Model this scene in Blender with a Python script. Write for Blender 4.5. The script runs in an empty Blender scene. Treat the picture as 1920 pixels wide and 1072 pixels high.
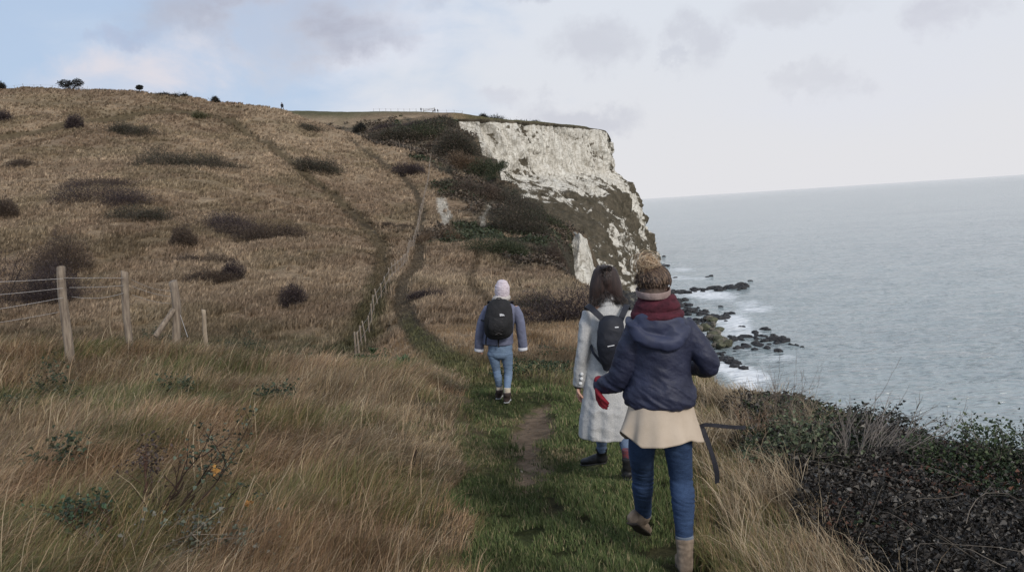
import bpy, bmesh, math, random
import numpy as np
from mathutils import Vector, Matrix
random.seed(7)
rng = np.random.default_rng(11)
SC = bpy.context.scene
COL = SC.collection
# ------------------------------------------------------------------ camera
F, CX, CY = 1500.0, 960.0, 536.0
ROLL = math.radians(3.66)
PITCH = math.atan(147.7/F)
ZC = 30.0                      # metres above the sea
cr, sr, cp, sp_ = math.cos(ROLL), math.sin(ROLL), math.cos(PITCH), math.sin(PITCH)

def ray(px, py):
    dx, dy = np.asarray(px, float)-CX, CY-np.asarray(py, float)
    u = dx*cr+dy*sr
    v = -dx*sr+dy*cr
    y = F*cp+v*sp_
    return u/y, (-F*sp_+v*cp)/y          # X/Y and (Z-ZC)/Y

def W(px, py, Y):
    a, b = ray(px, py)
    return Vector((float(a)*Y, Y, ZC+float(b)*Y))

cam_d = bpy.data.cameras.new('camera')
cam = bpy.data.objects.new('camera', cam_d); COL.objects.link(cam); SC.camera = cam
cam_d.sensor_width = 36; cam_d.lens = 36*F/1920; cam_d.clip_start = .05; cam_d.clip_end = 120000
cx_ = Vector((cr, 0, 0)); fwd = Vector((0, cp, -sp_)); upv = Vector((0, sp_, cp)); rt = Vector((1, 0, 0))
# image right = cos*right + ... so that level 'right' points up-right in the picture
iright = rt*cr-upv*sr
iup = rt*sr+upv*cr
M = Matrix((iright, iup, -fwd)).transposed().to_4x4()
M.translation = Vector((0, 0, ZC))
cam.matrix_world = M

# ------------------------------------------------------------------ noise
_perm = rng.permutation(4096)
_val = rng.random(4096)
def vnoise(x, y, z=None):
    xi = np.floor(x).astype(np.int64); yi = np.floor(y).astype(np.int64)
    fx = x-xi; fy = y-yi
    fx = fx*fx*(3-2*fx); fy = fy*fy*(3-2*fy)
    def h(a, b, c=0): return _val[_perm[(_perm[(_perm[a & 4095]+b) & 4095]+c) & 4095]]
    if z is None:
        return (h(xi, yi)*(1-fx)+h(xi+1, yi)*fx)*(1-fy)+(h(xi, yi+1)*(1-fx)+h(xi+1, yi+1)*fx)*fy
    zi = np.floor(z).astype(np.int64); fz = z-zi; fz = fz*fz*(3-2*fz)
    a = (h(xi, yi, zi)*(1-fx)+h(xi+1, yi, zi)*fx)*(1-fy)+(h(xi, yi+1, zi)*(1-fx)+h(xi+1, yi+1, zi)*fx)*fy
    b = (h(xi, yi, zi+1)*(1-fx)+h(xi+1, yi, zi+1)*fx)*(1-fy)+(h(xi, yi+1, zi+1)*(1-fx)+h(xi+1, yi+1, zi+1)*fx)*fy
    return a*(1-fz)+b*fz
def fbm(x, y, o=4, z=None, g=.5):
    s = 0; a = 1; t = 0
    for i in range(o):
        k = 2.03**i
        s = s+a*vnoise(x*k+i*17.3, y*k+i*9.1, None if z is None else z*k+i*5.7); t += a; a *= g
    return s/t                                  # 0..1
def sstep(a, b, x):
    t = np.clip((x-a)/(b-a), 0, 1); return t*t*(3-2*t)

# ------------------------------------------------------------------ terrain height field
def P(px, py, Y):
    a, b = ray(px, py); return (float(a), Y, float(b)*Y)
def H(px, Y, z):
    a, b = ray(px, 560); return (float(a), Y, z)
LINES = [
 [H(0,.01,-1.6), H(1900,.01,-1.7)],
 [H(-300,4,-1.72), H(0,4,-1.78), H(850,4,-1.98), H(1000,4,-2.0), H(1300,4,-2.0), H(1500,4,-2.05), H(1900,4,-2.1)],
 [H(-300,8,-1.72), H(0,8,-1.80), H(500,8,-2.08), H(900,8,-2.38), H(1100,8,-2.4), H(1350,8,-2.45), H(1500,8,-2.5), H(1900,8,-2.65)],
 [H(-300,13,-1.8), H(0,13,-1.86), H(300,13,-2.06), H(600,13,-2.48), H(750,13,-2.7), H(900,13,-2.84), H(1100,13,-2.95), H(1340,13,-3.05)],
 [H(-300,18,-2.4), H(0,18,-2.6), H(300,18,-3.0), H(600,18,-3.55), H(750,18,-3.5), H(850,18,-3.35), H(950,18,-3.4), H(1100,18,-3.6)],
 [H(-300,26,-4.2), H(0,26,-4.4), H(300,26,-4.8), H(600,26,-5.1), H(700,26,-5.1), H(800,26,-4.15), H(950,26,-4.3), H(1060,26,-4.3)],
 [H(-300,38,-5.2), H(0,38,-5.5), H(300,38,-5.9), H(600,38,-6.3), H(690,38,-6.2), H(770,38,-5.1), H(950,38,-5.2), H(1060,38,-5.3)],
 [P(-300,545,55), P(0,555,55), P(300,560,55), P(500,552,55), P(715,548,55), P(755,538,52), P(900,545,55), P(1060,535,58), P(1100,538,60)],
 [P(-300,400,85), P(0,400,85), P(300,405,85), P(500,425,85), P(700,462,82), P(760,470,82), P(850,470,80), P(940,478,78), P(1060,482,85), P(1100,500,85)],
 [P(-300,300,125), P(0,300,125), P(300,300,125), P(500,330,122), P(650,370,118), P(790,385,118), P(900,415,108), P(1000,428,108), P(1060,445,108), P(1100,475,106)],
 [P(-300,225,160), P(0,225,160), P(300,230,160), P(450,250,160), P(530,262,158), P(600,284,155), P(700,318,145), P(800,340,137), P(900,378,127), P(1000,410,122), P(1060,434,119)],
 [P(-300,175,205), P(0,171,200), P(130,174,200), P(240,176,198), P(300,182,195), P(350,186,194), P(404,195,192), P(480,205,190), P(529,211,187), P(600,236,183), P(650,254,178), P(740,277,168), P(808,297,160), P(850,320,155), P(900,345,150), P(960,372,142), P(1000,394,138), P(1060,427,130), P(1090,444,126)],
 [H(-300,225,35), H(0,225,34), H(300,220,31), H(529,215,23), H(650,207,13), H(740,195,9), H(808,185,5), H(900,175,-1), H(960,165,-5), H(1060,150,-10)],
 [H(-300,290,33), H(0,290,33), H(300,290,31), P(529,232,292), P(650,240,290), P(720,252,265), P(800,264,250), P(850,268,240), P(885,285,236), P(900,302,225), P(960,342,195), P(1000,375,180), P(1060,420,160)],
 [H(-300,350,33), H(0,350,33), H(300,350,36), P(529,211.5,350), P(600,212,350), P(700,213,345), P(800,214.5,340), P(850,216.5,332), P(900,220,328), P(960,223.5,338), P(1040,229,358), P(1100,236,388), P(1140,242,405)],
 [H(-300,700,30), H(529,700,44), H(800,700,38), H(1140,700,30)],
]
S_N = 400
S_GRID = np.linspace(-1.1, 1.1, S_N)
YK = np.zeros((S_N, len(LINES))); ZK = np.zeros((S_N, len(LINES)))
for k, L in enumerate(LINES):
    L = sorted(L)
    s = [p[0] for p in L]
    YK[:, k] = np.interp(S_GRID, s, [p[1] for p in L])
    ZK[:, k] = np.interp(S_GRID, s, [p[2] for p in L])
kern = np.exp(-np.linspace(-2, 2, 7)**2); kern /= kern.sum()
for A in (YK, ZK):
    for k in range(A.shape[1]):
        c = np.concatenate([np.full(3, A[0, k]), A[:, k], np.full(3, A[-1, k])])
        A[:, k] = np.convolve(c, kern, 'valid')
ZK += ZC
# monotone slopes
DY = np.diff(YK, axis=1); DL = np.diff(ZK, axis=1)/DY
MS = np.zeros_like(ZK); MS[:, 0] = DL[:, 0]; MS[:, -1] = DL[:, -1]
a_, b_ = DL[:, :-1], DL[:, 1:]
MS[:, 1:-1] = np.where(a_*b_ > 0, 2*a_*b_/np.where(a_*b_ > 0, a_+b_, 1), 0)
EDGE = np.array([(7,-30),(5.5,0),(4.6,5),(4.1,7.2),(3.45,8.8),(3.0,11),(3.5,14),(4.2,25),(4.7,45),(5.7,57),(4.6,66),(4.3,73),(4.65,85),(5.7,102),(8.5,111),(11.3,117),(12,124),(8.5,150),(6.2,168),(1.5,178),(3.2,193),(-3.5,208),(-1.6,224),(-9.5,240),(-7.5,258),(-16.5,272),(-14.5,282),(-19,292),(-18.5,309),(-2,332),(21,357),(40,389),(48,408),(46,440),(40,700)], float)

def edge_dist(x, y):
    """signed distance to the edge of the land, positive on the sea side"""
    best = np.full(x.shape, 1e9); sign = np.ones(x.shape)
    for i in range(len(EDGE)-1):
        ax, ay = EDGE[i]; bx, by = EDGE[i+1]
        dx, dy = bx-ax, by-ay
        t = np.clip(((x-ax)*dx+(y-ay)*dy)/(dx*dx+dy*dy), 0, 1)
        qx, qy = x-(ax+t*dx), y-(ay+t*dy)
        d = np.hypot(qx, qy)
        c = dx*qy-dy*qx
        m = d < best-1e-9
        best = np.where(m, d, best); sign = np.where(m, np.where(c < 0, 1, -1), sign)
    return best*sign

def base_h(x, y):
    x = np.asarray(x, float); y = np.asarray(y, float)
    shp = x.shape; x = x.ravel(); y = y.ravel()
    yy = np.maximum(y, .02)
    s = np.clip(x/np.maximum(yy, 2.0), -1.09, 1.09)
    fi = (s-S_GRID[0])/(S_GRID[1]-S_GRID[0]); i = np.clip(fi.astype(int), 0, S_N-2); f = (fi-i)
    out = np.zeros(len(x))
    CH = 200000
    for a in range(0, len(x), CH):
        sl = slice(a, a+CH); ii = i[sl]; ff = f[sl][:, None]
        yk = YK[ii]*(1-ff)+YK[ii+1]*ff; zk = ZK[ii]*(1-ff)+ZK[ii+1]*ff; ms = MS[ii]*(1-ff)+MS[ii+1]*ff
        q = np.clip(yy[sl], yk[:, 0], yk[:, -1])
        k = np.clip((yk <= q[:, None]).sum(1)-1, 0, yk.shape[1]-2)
        r = np.arange(len(k))
        y0, y1 = yk[r, k], yk[r, k+1]; z0, z1 = zk[r, k], zk[r, k+1]; m0, m1 = ms[r, k], ms[r, k+1]
        h = y1-y0; t = (q-y0)/h
        out[sl] = (2*t**3-3*t*t+1)*z0+(t**3-2*t*t+t)*h*m0+(-2*t**3+3*t*t)*z1+(t**3-t*t)*h*m1
    return out.reshape(shp)

def ground(x, y, rough=True):
    x = np.asarray(x, float); y = np.asarray(y, float)
    z = base_h(x, y)
    if rough:
        far = sstep(15, 60, y)
        z = z+(fbm(x*.9, y*.9, 3)-.5)*.16*(1-far)+(fbm(x*.12, y*.12, 4)-.5)*(.2+far*1.6*(1-sstep(180, 230, y)*.7))*sstep(8, 30, y)
    d = edge_dist(x, y)
    near = 1-sstep(60, 140, y)
    drop = np.where(d > 0, (1.9+1.2*sstep(75, 110, y)+7*sstep(135, 215, y))*d+0.0, 0)
    drop = drop+np.where(d > -1.2, .10*(d+1.2)**2, 0)*(d <= 0)+np.where(d > 0, .144, 0)
    drop = drop*(1+.25*(fbm(x*.2, y*.2, 3)-.5))
    return np.maximum(z-drop, -6.0)

def hit(px, py, Ymin=1.0, Ymax=600.0):
    """first point of the ground met by the ray through a pixel"""
    a, b = ray(px, py); a = float(a); b = float(b)
    Y = np.exp(np.linspace(math.log(Ymin), math.log(Ymax), 1500))
    g = base_h(a*Y, Y); z = ZC+b*Y
    m = np.nonzero(z < g)[0]
    if len(m) == 0: return None
    k = m[0]
    if k == 0: y = Y[0]
    else:
        d0 = z[k-1]-g[k-1]; d1 = z[k]-g[k]; t = d0/(d0-d1); y = Y[k-1]*(1-t)+Y[k]*t
    return Vector((a*y, y, float(ground(np.array([a*y]), np.array([y]))[0])))
def gz(x, y): return float(ground(np.array([x]), np.array([y]))[0])

def pl(pts, Ymin=1.0):                    # pixel polyline -> plan polyline
    o = []
    for p in pts:
        h = hit(p[0], p[1], p[2] if len(p) > 2 else Ymin)
        if h: o.append((h.x, h.y))
    return np.array(o)
def pdist(x, y, poly):
    best = np.full(x.shape, 1e9)
    for i in range(len(poly)-1):
        ax, ay = poly[i]; bx, by = poly[i+1]; dx, dy = bx-ax, by-ay
        L = dx*dx+dy*dy
        if L < 1e-9: continue
        t = np.clip(((x-ax)*dx+(y-ay)*dy)/L, 0, 1)
        best = np.minimum(best, np.hypot(x-(ax+t*dx), y-(ay+t*dy)))
    return best

# ------------------------------------------------------------------ mesh + material helpers
def mesh_np(name, V, faces=None, loops=None, sizes=None, col=None, smooth=True, mat=None):
    me = bpy.data.meshes.new(name)
    V = np.ascontiguousarray(V, np.float32)
    me.vertices.add(len(V)); me.vertices.foreach_set('co', V.ravel())
    if faces is not None:
        faces = np.asarray(faces); sizes = np.full(len(faces), faces.shape[1]); loops = faces.ravel()
    loops = np.asarray(loops, np.int32); sizes = np.asarray(sizes, np.int32)
    me.loops.add(len(loops)); me.loops.foreach_set('vertex_index', loops)
    me.polygons.add(len(sizes))
    st = np.concatenate([[0], np.cumsum(sizes)[:-1]]).astype(np.int32)
    me.polygons.foreach_set('loop_start', st)
    if smooth: me.polygons.foreach_set('use_smooth', np.ones(len(sizes), bool))
    me.update(calc_edges=True)
    if col is not None: add_col(me, col)
    if mat: me.materials.append(mat)
    return me
def add_col(me, col, name='col'):
    a = me.color_attributes.new(name, 'FLOAT_COLOR', 'POINT')
    c = np.ones((len(me.vertices), 4), np.float32); c[:, :3] = col
    a.data.foreach_set('color', c.ravel())
def add_val(me, v, name):
    a = me.attributes.new(name, 'FLOAT', 'POINT'); a.data.foreach_set('value', np.asarray(v, np.float32))
def link(name, me, parent=None, loc=None):
    o = bpy.data.objects.new(name, me); COL.objects.link(o)
    if loc is not None: o.location = loc
    if parent is not None: o.parent = parent
    return o
def tag(o, label=None, cat=None, group=None, kind=None):
    if label: o['label'] = label
    if cat: o['category'] = cat
    if group: o['group'] = group
    if kind: o['kind'] = kind
    return o
def empty(name, loc, label, cat, group=None):
    o = bpy.data.objects.new(name, None); COL.objects.link(o); o.location = loc; o.empty_display_size = .1
    return tag(o, label, cat, group)
def grid_faces(nu, nv, wrap=False):
    i = np.arange(nu-1)[:, None]; m = nv if wrap else nv-1
    j = np.arange(m)[None, :]; j2 = (j+1) % nv
    return np.stack([i*nv+j, i*nv+j2, (i+1)*nv+j2, (i+1)*nv+j], -1).reshape(-1, 4)

def nodes(name):
    m = bpy.data.materials.new(name); m.use_nodes = True
    nt = m.node_tree; b = nt.nodes['Principled BSDF']
    return m, nt, b
def N(nt, t, **k):
    n = nt.nodes.new(t)
    for a, v in k.items():
        if a.startswith('i_'): n.inputs[a[2:].replace('_', ' ')].default_value = v
        else: setattr(n, a, v)
    return n
def noise_node(nt, scale, detail=4, rough=.6, vec=None, obj=True, stretch=None):
    tc = nt.nodes.new('ShaderNodeTexCoord')
    src = tc.outputs['Object' if obj else 'Generated'] if vec is None else vec
    if stretch:
        mp = nt.nodes.new('ShaderNodeMapping'); mp.inputs['Scale'].default_value = stretch
        if len(stretch) > 3: pass
        nt.links.new(src, mp.inputs[0]); src = mp.outputs[0]
    n = nt.nodes.new('ShaderNodeTexNoise'); n.inputs['Scale'].default_value = scale
    n.inputs['Detail'].default_value = detail; n.inputs['Roughness'].default_value = rough
    nt.links.new(src, n.inputs['Vector'])
    return n
def ramp(nt, fac, stops):
    r = nt.nodes.new('ShaderNodeValToRGB'); e = r.color_ramp.elements
    while len(e) < len(stops): e.new(.5)
    for k, (p, c) in enumerate(stops):
        e[k].position = p; e[k].color = (*c, 1) if len(c) == 3 else c
    nt.links.new(fac, r.inputs[0]); return r
def mixc(nt, a, b, f, mode='MIX'):
    m = nt.nodes.new('ShaderNodeMix'); m.data_type = 'RGBA'; m.blend_type = mode
    for s, v in ((0, f), (6, a), (7, b)):
        if hasattr(v, 'is_output'): nt.links.new(v, m.inputs[s])
        elif isinstance(v, (int, float)): m.inputs[s].default_value = v if s == 0 else (v, v, v, 1)
        else: m.inputs[s].default_value = (*v, 1)
    return m.outputs[2]
def bump(nt, b, h, strength=.5, dist=.01):
    n = nt.nodes.new('ShaderNodeBump'); n.inputs['Strength'].default_value = strength; n.inputs['Distance'].default_value = dist
    nt.links.new(h, n.inputs['Height']); nt.links.new(n.outputs[0], b.inputs['Normal']); return n
_mats = {}
def mat(name, c1, c2=None, scale=8, rough=.8, bstr=.3, bdist=.004, bscale=None, stretch=None, detail=5, lo=.35, hi=.65, spec=.3):
    """two-tone procedural material"""
    if name in _mats: return _mats[name]
    m, nt, b = nodes(name)
    if c2 is None: c2 = tuple(x*.7 for x in c1)
    n = noise_node(nt, scale, detail, stretch=stretch)
    r = ramp(nt, n.outputs[0], [(lo, c2), (hi, c1)])
    nt.links.new(r.outputs[0], b.inputs['Base Color'])
    b.inputs['Roughness'].default_value = rough; b.inputs['Specular IOR Level'].default_value = spec
    n2 = noise_node(nt, bscale or scale*3, 4, stretch=stretch)
    if bstr: bump(nt, b, n2.outputs[0], bstr, bdist)
    _mats[name] = m; return m
def col_mat(name, rough=.75, nscale=None, namp=.3, bstr=0, bdist=.02, bscale=8, transl=0, spec=.25, sheen=0):
    """colour read from the mesh's own 'col' attribute, broken up by noise"""
    if name in _mats: return _mats[name]
    m, nt, b = nodes(name)
    at = N(nt, 'ShaderNodeAttribute', attribute_name='col')
    out = at.outputs['Color']
    if nscale:
        n = noise_node(nt, nscale, 5, .65)
        r = ramp(nt, n.outputs[0], [(.3, (1-namp,)*3), (.7, (1+namp*.6,)*3)])
        out = mixc(nt, out, r.outputs[0], 1.0, 'MULTIPLY')
    nt.links.new(out, b.inputs['Base Color'])
    b.inputs['Roughness'].default_value = rough; b.inputs['Specular IOR Level'].default_value = spec
    if bstr:
        n2 = noise_node(nt, bscale, 5, .65); bump(nt, b, n2.outputs[0], bstr, bdist)
    if transl:
        t = nt.nodes.new('ShaderNodeBsdfTranslucent'); nt.links.new(out, t.inputs[0])
        mx = nt.nodes.new('ShaderNodeMixShader'); mx.inputs[0].default_value = transl
        nt.links.new(b.outputs[0], mx.inputs[1]); nt.links.new(t.outputs[0], mx.inputs[2])
        nt.links.new(mx.outputs[0], nt.nodes['Material Output'].inputs[0])
    _mats[name] = m; return m
def cat_interp(A, t):
    A = np.asarray(A, float); k = len(A); t = np.asarray(t)*(k-1); i = np.clip(t.astype(int), 0, k-2); f = (t-i)[:, None]
    g = lambda j: A[np.clip(j, 0, k-1)]
    p0, p1, p2, p3 = g(i-1), g(i), g(i+1), g(i+2)
    return .5*((2*p1)+(-p0+p2)*f+(2*p0-5*p1+4*p2-p3)*f*f+(-p0+3*p1-3*p2+p3)*f**3)
# ------------------------------------------------------------------ light
SUN_EL, SUN_AZ = math.radians(33), math.radians(150)      # azimuth from +Y clockwise: behind the camera, over the sea
SC.view_settings.view_transform = 'Standard'; SC.view_settings.look = 'None'
SC.view_settings.exposure = 0.0; SC.view_settings.gamma = 1
ld = bpy.data.lights.new('sun', 'SUN'); ld.energy = 2.3; ld.angle = math.radians(14); ld.color = (1, .95, .88)
sun = bpy.data.objects.new('sun', ld); COL.objects.link(sun)
sd = Vector((math.sin(SUN_AZ)*math.cos(SUN_EL), math.cos(SUN_AZ)*math.cos(SUN_EL), math.sin(SUN_EL)))
sun.rotation_euler = sd.to_track_quat('Z', 'Y').to_euler(); sun.location = (0, 0, 80)
w = bpy.data.worlds.new('World'); SC.world = w; w.use_nodes = True
nt = w.node_tree; bg = nt.nodes['Background']; bg.inputs[1].default_value = 1.09
sky = nt.nodes.new('ShaderNodeTexSky'); sky.sky_type = 'NISHITA'; sky.sun_disc = False
sky.sun_elevation = SUN_EL; sky.sun_rotation = SUN_AZ; sky.altitude = 30; sky.air_density = 1.0; sky.dust_density = 1.5; sky.ozone_density = 1.2
tc = nt.nodes.new('ShaderNodeTexCoord'); dirv = tc.outputs['Generated']
skyc = nt.nodes.new('ShaderNodeVectorMath'); skyc.operation = 'SCALE'; skyc.inputs['Scale'].default_value = .1
nt.links.new(sky.outputs[0], skyc.inputs[0])
def vmath(op, a, b=None):
    n = nt.nodes.new('ShaderNodeVectorMath'); n.operation = op
    for k, v in enumerate((a, b)):
        if v is None: continue
        if hasattr(v, 'is_output'): nt.links.new(v, n.inputs[k])
        else: n.inputs[k].default_value = v
    return n
def fmath(op, a, b=None, c=None, clamp=False):
    n = nt.nodes.new('ShaderNodeMath'); n.operation = op; n.use_clamp = clamp
    for k, v in enumerate((a, b, c)):
        if v is None: continue
        if hasattr(v, 'is_output'): nt.links.new(v, n.inputs[k])
        else: n.inputs[k].default_value = v
    return n.outputs[0]
def mrange(v, a, b, c=0, d=1, smooth=True):
    n = nt.nodes.new('ShaderNodeMapRange'); n.interpolation_type = 'SMOOTHSTEP' if smooth else 'LINEAR'
    nt.links.new(v, n.inputs[0])
    for k, x in zip((1, 2, 3, 4), (a, b, c, d)): n.inputs[k].default_value = x
    return n.outputs[0]
sep = nt.nodes.new('ShaderNodeSeparateXYZ'); nt.links.new(dirv, sep.inputs[0])
# cloud noise on the direction sphere, stretched flat
wn = noise_node(nt, 5.0, 7, .55, vec=dirv, stretch=(1, 1, 2.2))
wn.inputs['Distortion'].default_value = .35
wn2 = noise_node(nt, 2.0, 5, .5, vec=dirv, stretch=(1, 1, 3))
# thin bright veil, opening to blue high up on the left (inland) side
veil = fmath('ADD', fmath('MULTIPLY', sep.outputs['X'], .95), fmath('MULTIPLY', sep.outputs['Z'], -.35))
veil = fmath('ADD', veil, fmath('MULTIPLY_ADD', wn.outputs[0], 1.1, -.55))
veil = fmath('ADD', veil, .55)
veilm = mrange(veil, .05, .55, .12, .97)
lowh = mrange(sep.outputs['Z'], .0, .28, 1, 0)
vc = mixc(nt, (.665, .705, .77), (.715, .71, .73), lowh)
vc2 = mixc(nt, vc, (.68, .70, .78), mrange(wn2.outputs[0], .45, .7, 0, .45))
c0 = mixc(nt, skyc.outputs[0], (.42, .54, .73), .8)
c1 = mixc(nt, c0, vc2, veilm)
# separate grey-lilac clouds, each at its own bearing
def cloud(px, py, rx, ry, dens, colr, cur):
    a, b = ray(px, py); d = Vector((float(a), 1, float(b))).normalized()
    s = vmath('SUBTRACT', dirv, tuple(d))
    dist = noise_node(nt, 7.0, 6, .62, vec=dirv)
    off = vmath('MULTIPLY_ADD', dist.outputs['Color'], (.20, .1, .15)); off.inputs[2].default_value = (-.10, -.05, -.075)
    s2 = vmath('ADD', s.outputs[0], off.outputs[0])
    q = vmath('MULTIPLY', s2.outputs[0], (F/rx*.92, 2, F/ry*.92))
    ln = vmath('LENGTH', q.outputs[0])
    m = mrange(ln.outputs['Value'], 1.2, .35, 0, dens)
    m2 = fmath('MULTIPLY', m, mrange(wn.outputs[0], .36, .56, .25, 1.0))
    return mixc(nt, cur, colr, m2)
lil = (.39, .41, .50); pale = (.72, .70, .76)
c = c1
for px, py, rx, ry, dn, cl in [(600, 60, 230, 80, .95, (.70, .72, .80)), (520, 25, 210, 75, 1.0, lil), (640, 60, 120, 50, .7, lil), (520, 108, 110, 42, .8, (.50, .515, .585)), (950, -25, 140, 35, .8, lil),
        (255, 140, 160, 60, .95, (.68, .66, .71)), (235, 52, 60, 18, .45, (.40,.43,.56)), (1130, 95, 85, 42, .55, (.50, .515, .585)),
        (1312, 82, 50, 40, .5, (.50, .515, .585)), (1785, 32, 45, 38, .5, (.49, .49, .57)), (1500, 10, 120, 30, .45, (.51, .52, .58)),
        (1560, 140, 45, 28, .35, (.51, .52, .58)), (1490, 158, 30, 20, .35, (.51, .52, .58)), (1090, 212, 100, 26, .6, (.50, .515, .585)), (945, 192, 55, 20, .5, (.52, .53, .61)), (1260, 130, 25, 12, .3, lil)]:
    c = cloud(px, py, rx, ry, dn, cl, c)
nt.links.new(c, bg.inputs[0])
# ------------------------------------------------------------------ ground sheet
tcol = np.linspace(-1, 1, 800)
tcol = np.sign(tcol)*(.72*np.abs(tcol)+.9*np.abs(tcol)**5)
nr = 1300
rowY = np.concatenate([np.linspace(-3.5, .9, 14), np.exp(np.linspace(math.log(1.0), math.log(420), nr)), np.linspace(430, 700, 14)])
GY, GT = np.meshgrid(rowY, tcol, indexing='ij')
GX = GT*(GY+4.0)
GZ = ground(GX, GY)
# paths and turf, traced once and then laid out in plan
TL = pl([(872,1072),(885,1000),(890,940),(868,880),(852,830),(850,780),(868,745),(885,728),(868,700),(830,672)], 2)
TR = pl([(1325,1072),(1300,980),(1290,900),(1300,830),(1290,760),(1270,720),(1100,690),(1000,690),(960,700)], 2)
BR = pl([(1560,1072),(1520,1010),(1470,950),(1420,890),(1385,850),(1370,800),(1362,770)], 2)
def xat(poly, y):
    o = poly[np.argsort(poly[:, 1])]; return np.interp(y, o[:, 1], o[:, 0])
BARE = pl([(1030,752),(1008,770),(998,800),(990,835),(990,870),(984,905)], 2)
def bare_d(x, y):
    o = BARE[np.argsort(BARE[:, 1])]
    w = np.interp(y, o[:, 1], [.0, .08, .15, .19, .12, .03])
    return pdist(x, y, BARE)-w+(fbm(x*4, y*4, 4)-.5)*.42
TRAIL = pl([(900,712),(868,690),(830,665),(800,645),(775,612),(757,590),(752,560),(757,530),(775,512),(788,480),(780,450)], 8)
TRAIL2 = pl([(780,450),(787,420),(790,385),(775,350),(745,325),(700,290),(655,262)], 30)
TRACK = pl([(0,258),(90,243),(160,228),(250,217),(350,211),(430,226),(490,262),(560,312),(620,362),(665,400),(700,440),(716,470),(718,520),(705,560),(690,600),(672,650)], 30)
TRACK2 = pl([(0,190),(140,192),(300,205),(420,214)], 30)
DARKT = pl([(640,385),(690,420),(740,438),(778,425)], 30)
CH1 = pl([(822,368),(826,385),(824,398),(834,412),(836,428)], 40)
CH1b = pl([(826,366),(836,385),(842,402),(838,425)], 40)
CH2 = pl([(925,378),(912,395),(905,412),(905,430)], 40)
SIDE = pl([(1090,690),(1040,655),(985,630),(940,600),(900,560),(880,520),(900,470)], 14)
def sm(d, w, soft): return 1-sstep(w, w+soft, d)
def turf_mask(x, y):
    wob = (fbm(x*1.6, y*1.6, 3)-.5)*.6+(fbm(x*.5+5, y*.5, 2)-.5)*.9
    a = sstep(-.12, .12, x-xat(TL, y)+wob); b = sstep(-.12, .12, xat(TR, y)-x+wob)
    m = a*b*(1-sstep(12.0, 14.5, y+2.6*(fbm(x*.9, y*.9, 3)-.5)*2+np.maximum(x-.2, 0)*1.2))
    m2 = sm(pdist(x, y, TRAIL), .14, .35)*sstep(12, 14, y)*(1-sstep(36, 44, y))
    return np.maximum(m, m2*.7)
def bramble_mask(x, y):
    wob = (fbm(x*1.3+9, y*1.3, 3)-.5)*.5
    return sstep(-.1, .15, x-xat(BR, y)+wob)*(1-sstep(10.5, 12, y))
C_DRY = np.array([.284, .213, .146]); C_DRY2 = np.array([.200, .143, .097]); C_PALE = np.array([.36, .285, .20])
C_GRN = np.array([.060, .070, .028]); C_DGRN = np.array([.03, .042, .018]); C_EARTH = np.array([.13, .095, .072]); C_CHALK = np.array([.45, .42, .37])
C_OLIVE = np.array([.085, .078, .035]); C_SCRUB = np.array([.05, .045, .035])
def mixn(a, b, f): return a*(1-f[..., None])+b*f[..., None]
def scrub_mask(x, y, e):
    n1 = fbm(x*.10, y*.10, 4); n2 = fbm(x*.35+3, y*.35, 3)
    far = sstep(200, 222, y)*(1-sstep(285, 305, y+30*(n2-.5)))*sstep(-75, -55, x+22*(n1-.5))
    bd = np.interp(y, [60, 85, 105, 125, 150, 200], [4, 9, 14, 19, 25, 34])
    near = sstep(64, 74, y+14*(n2-.5))*sstep(-3, 3, e+bd+16*(n1-.5))*sstep(.36, .5, n2+.12)
    return np.maximum(far, near*(y < 215))
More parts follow.
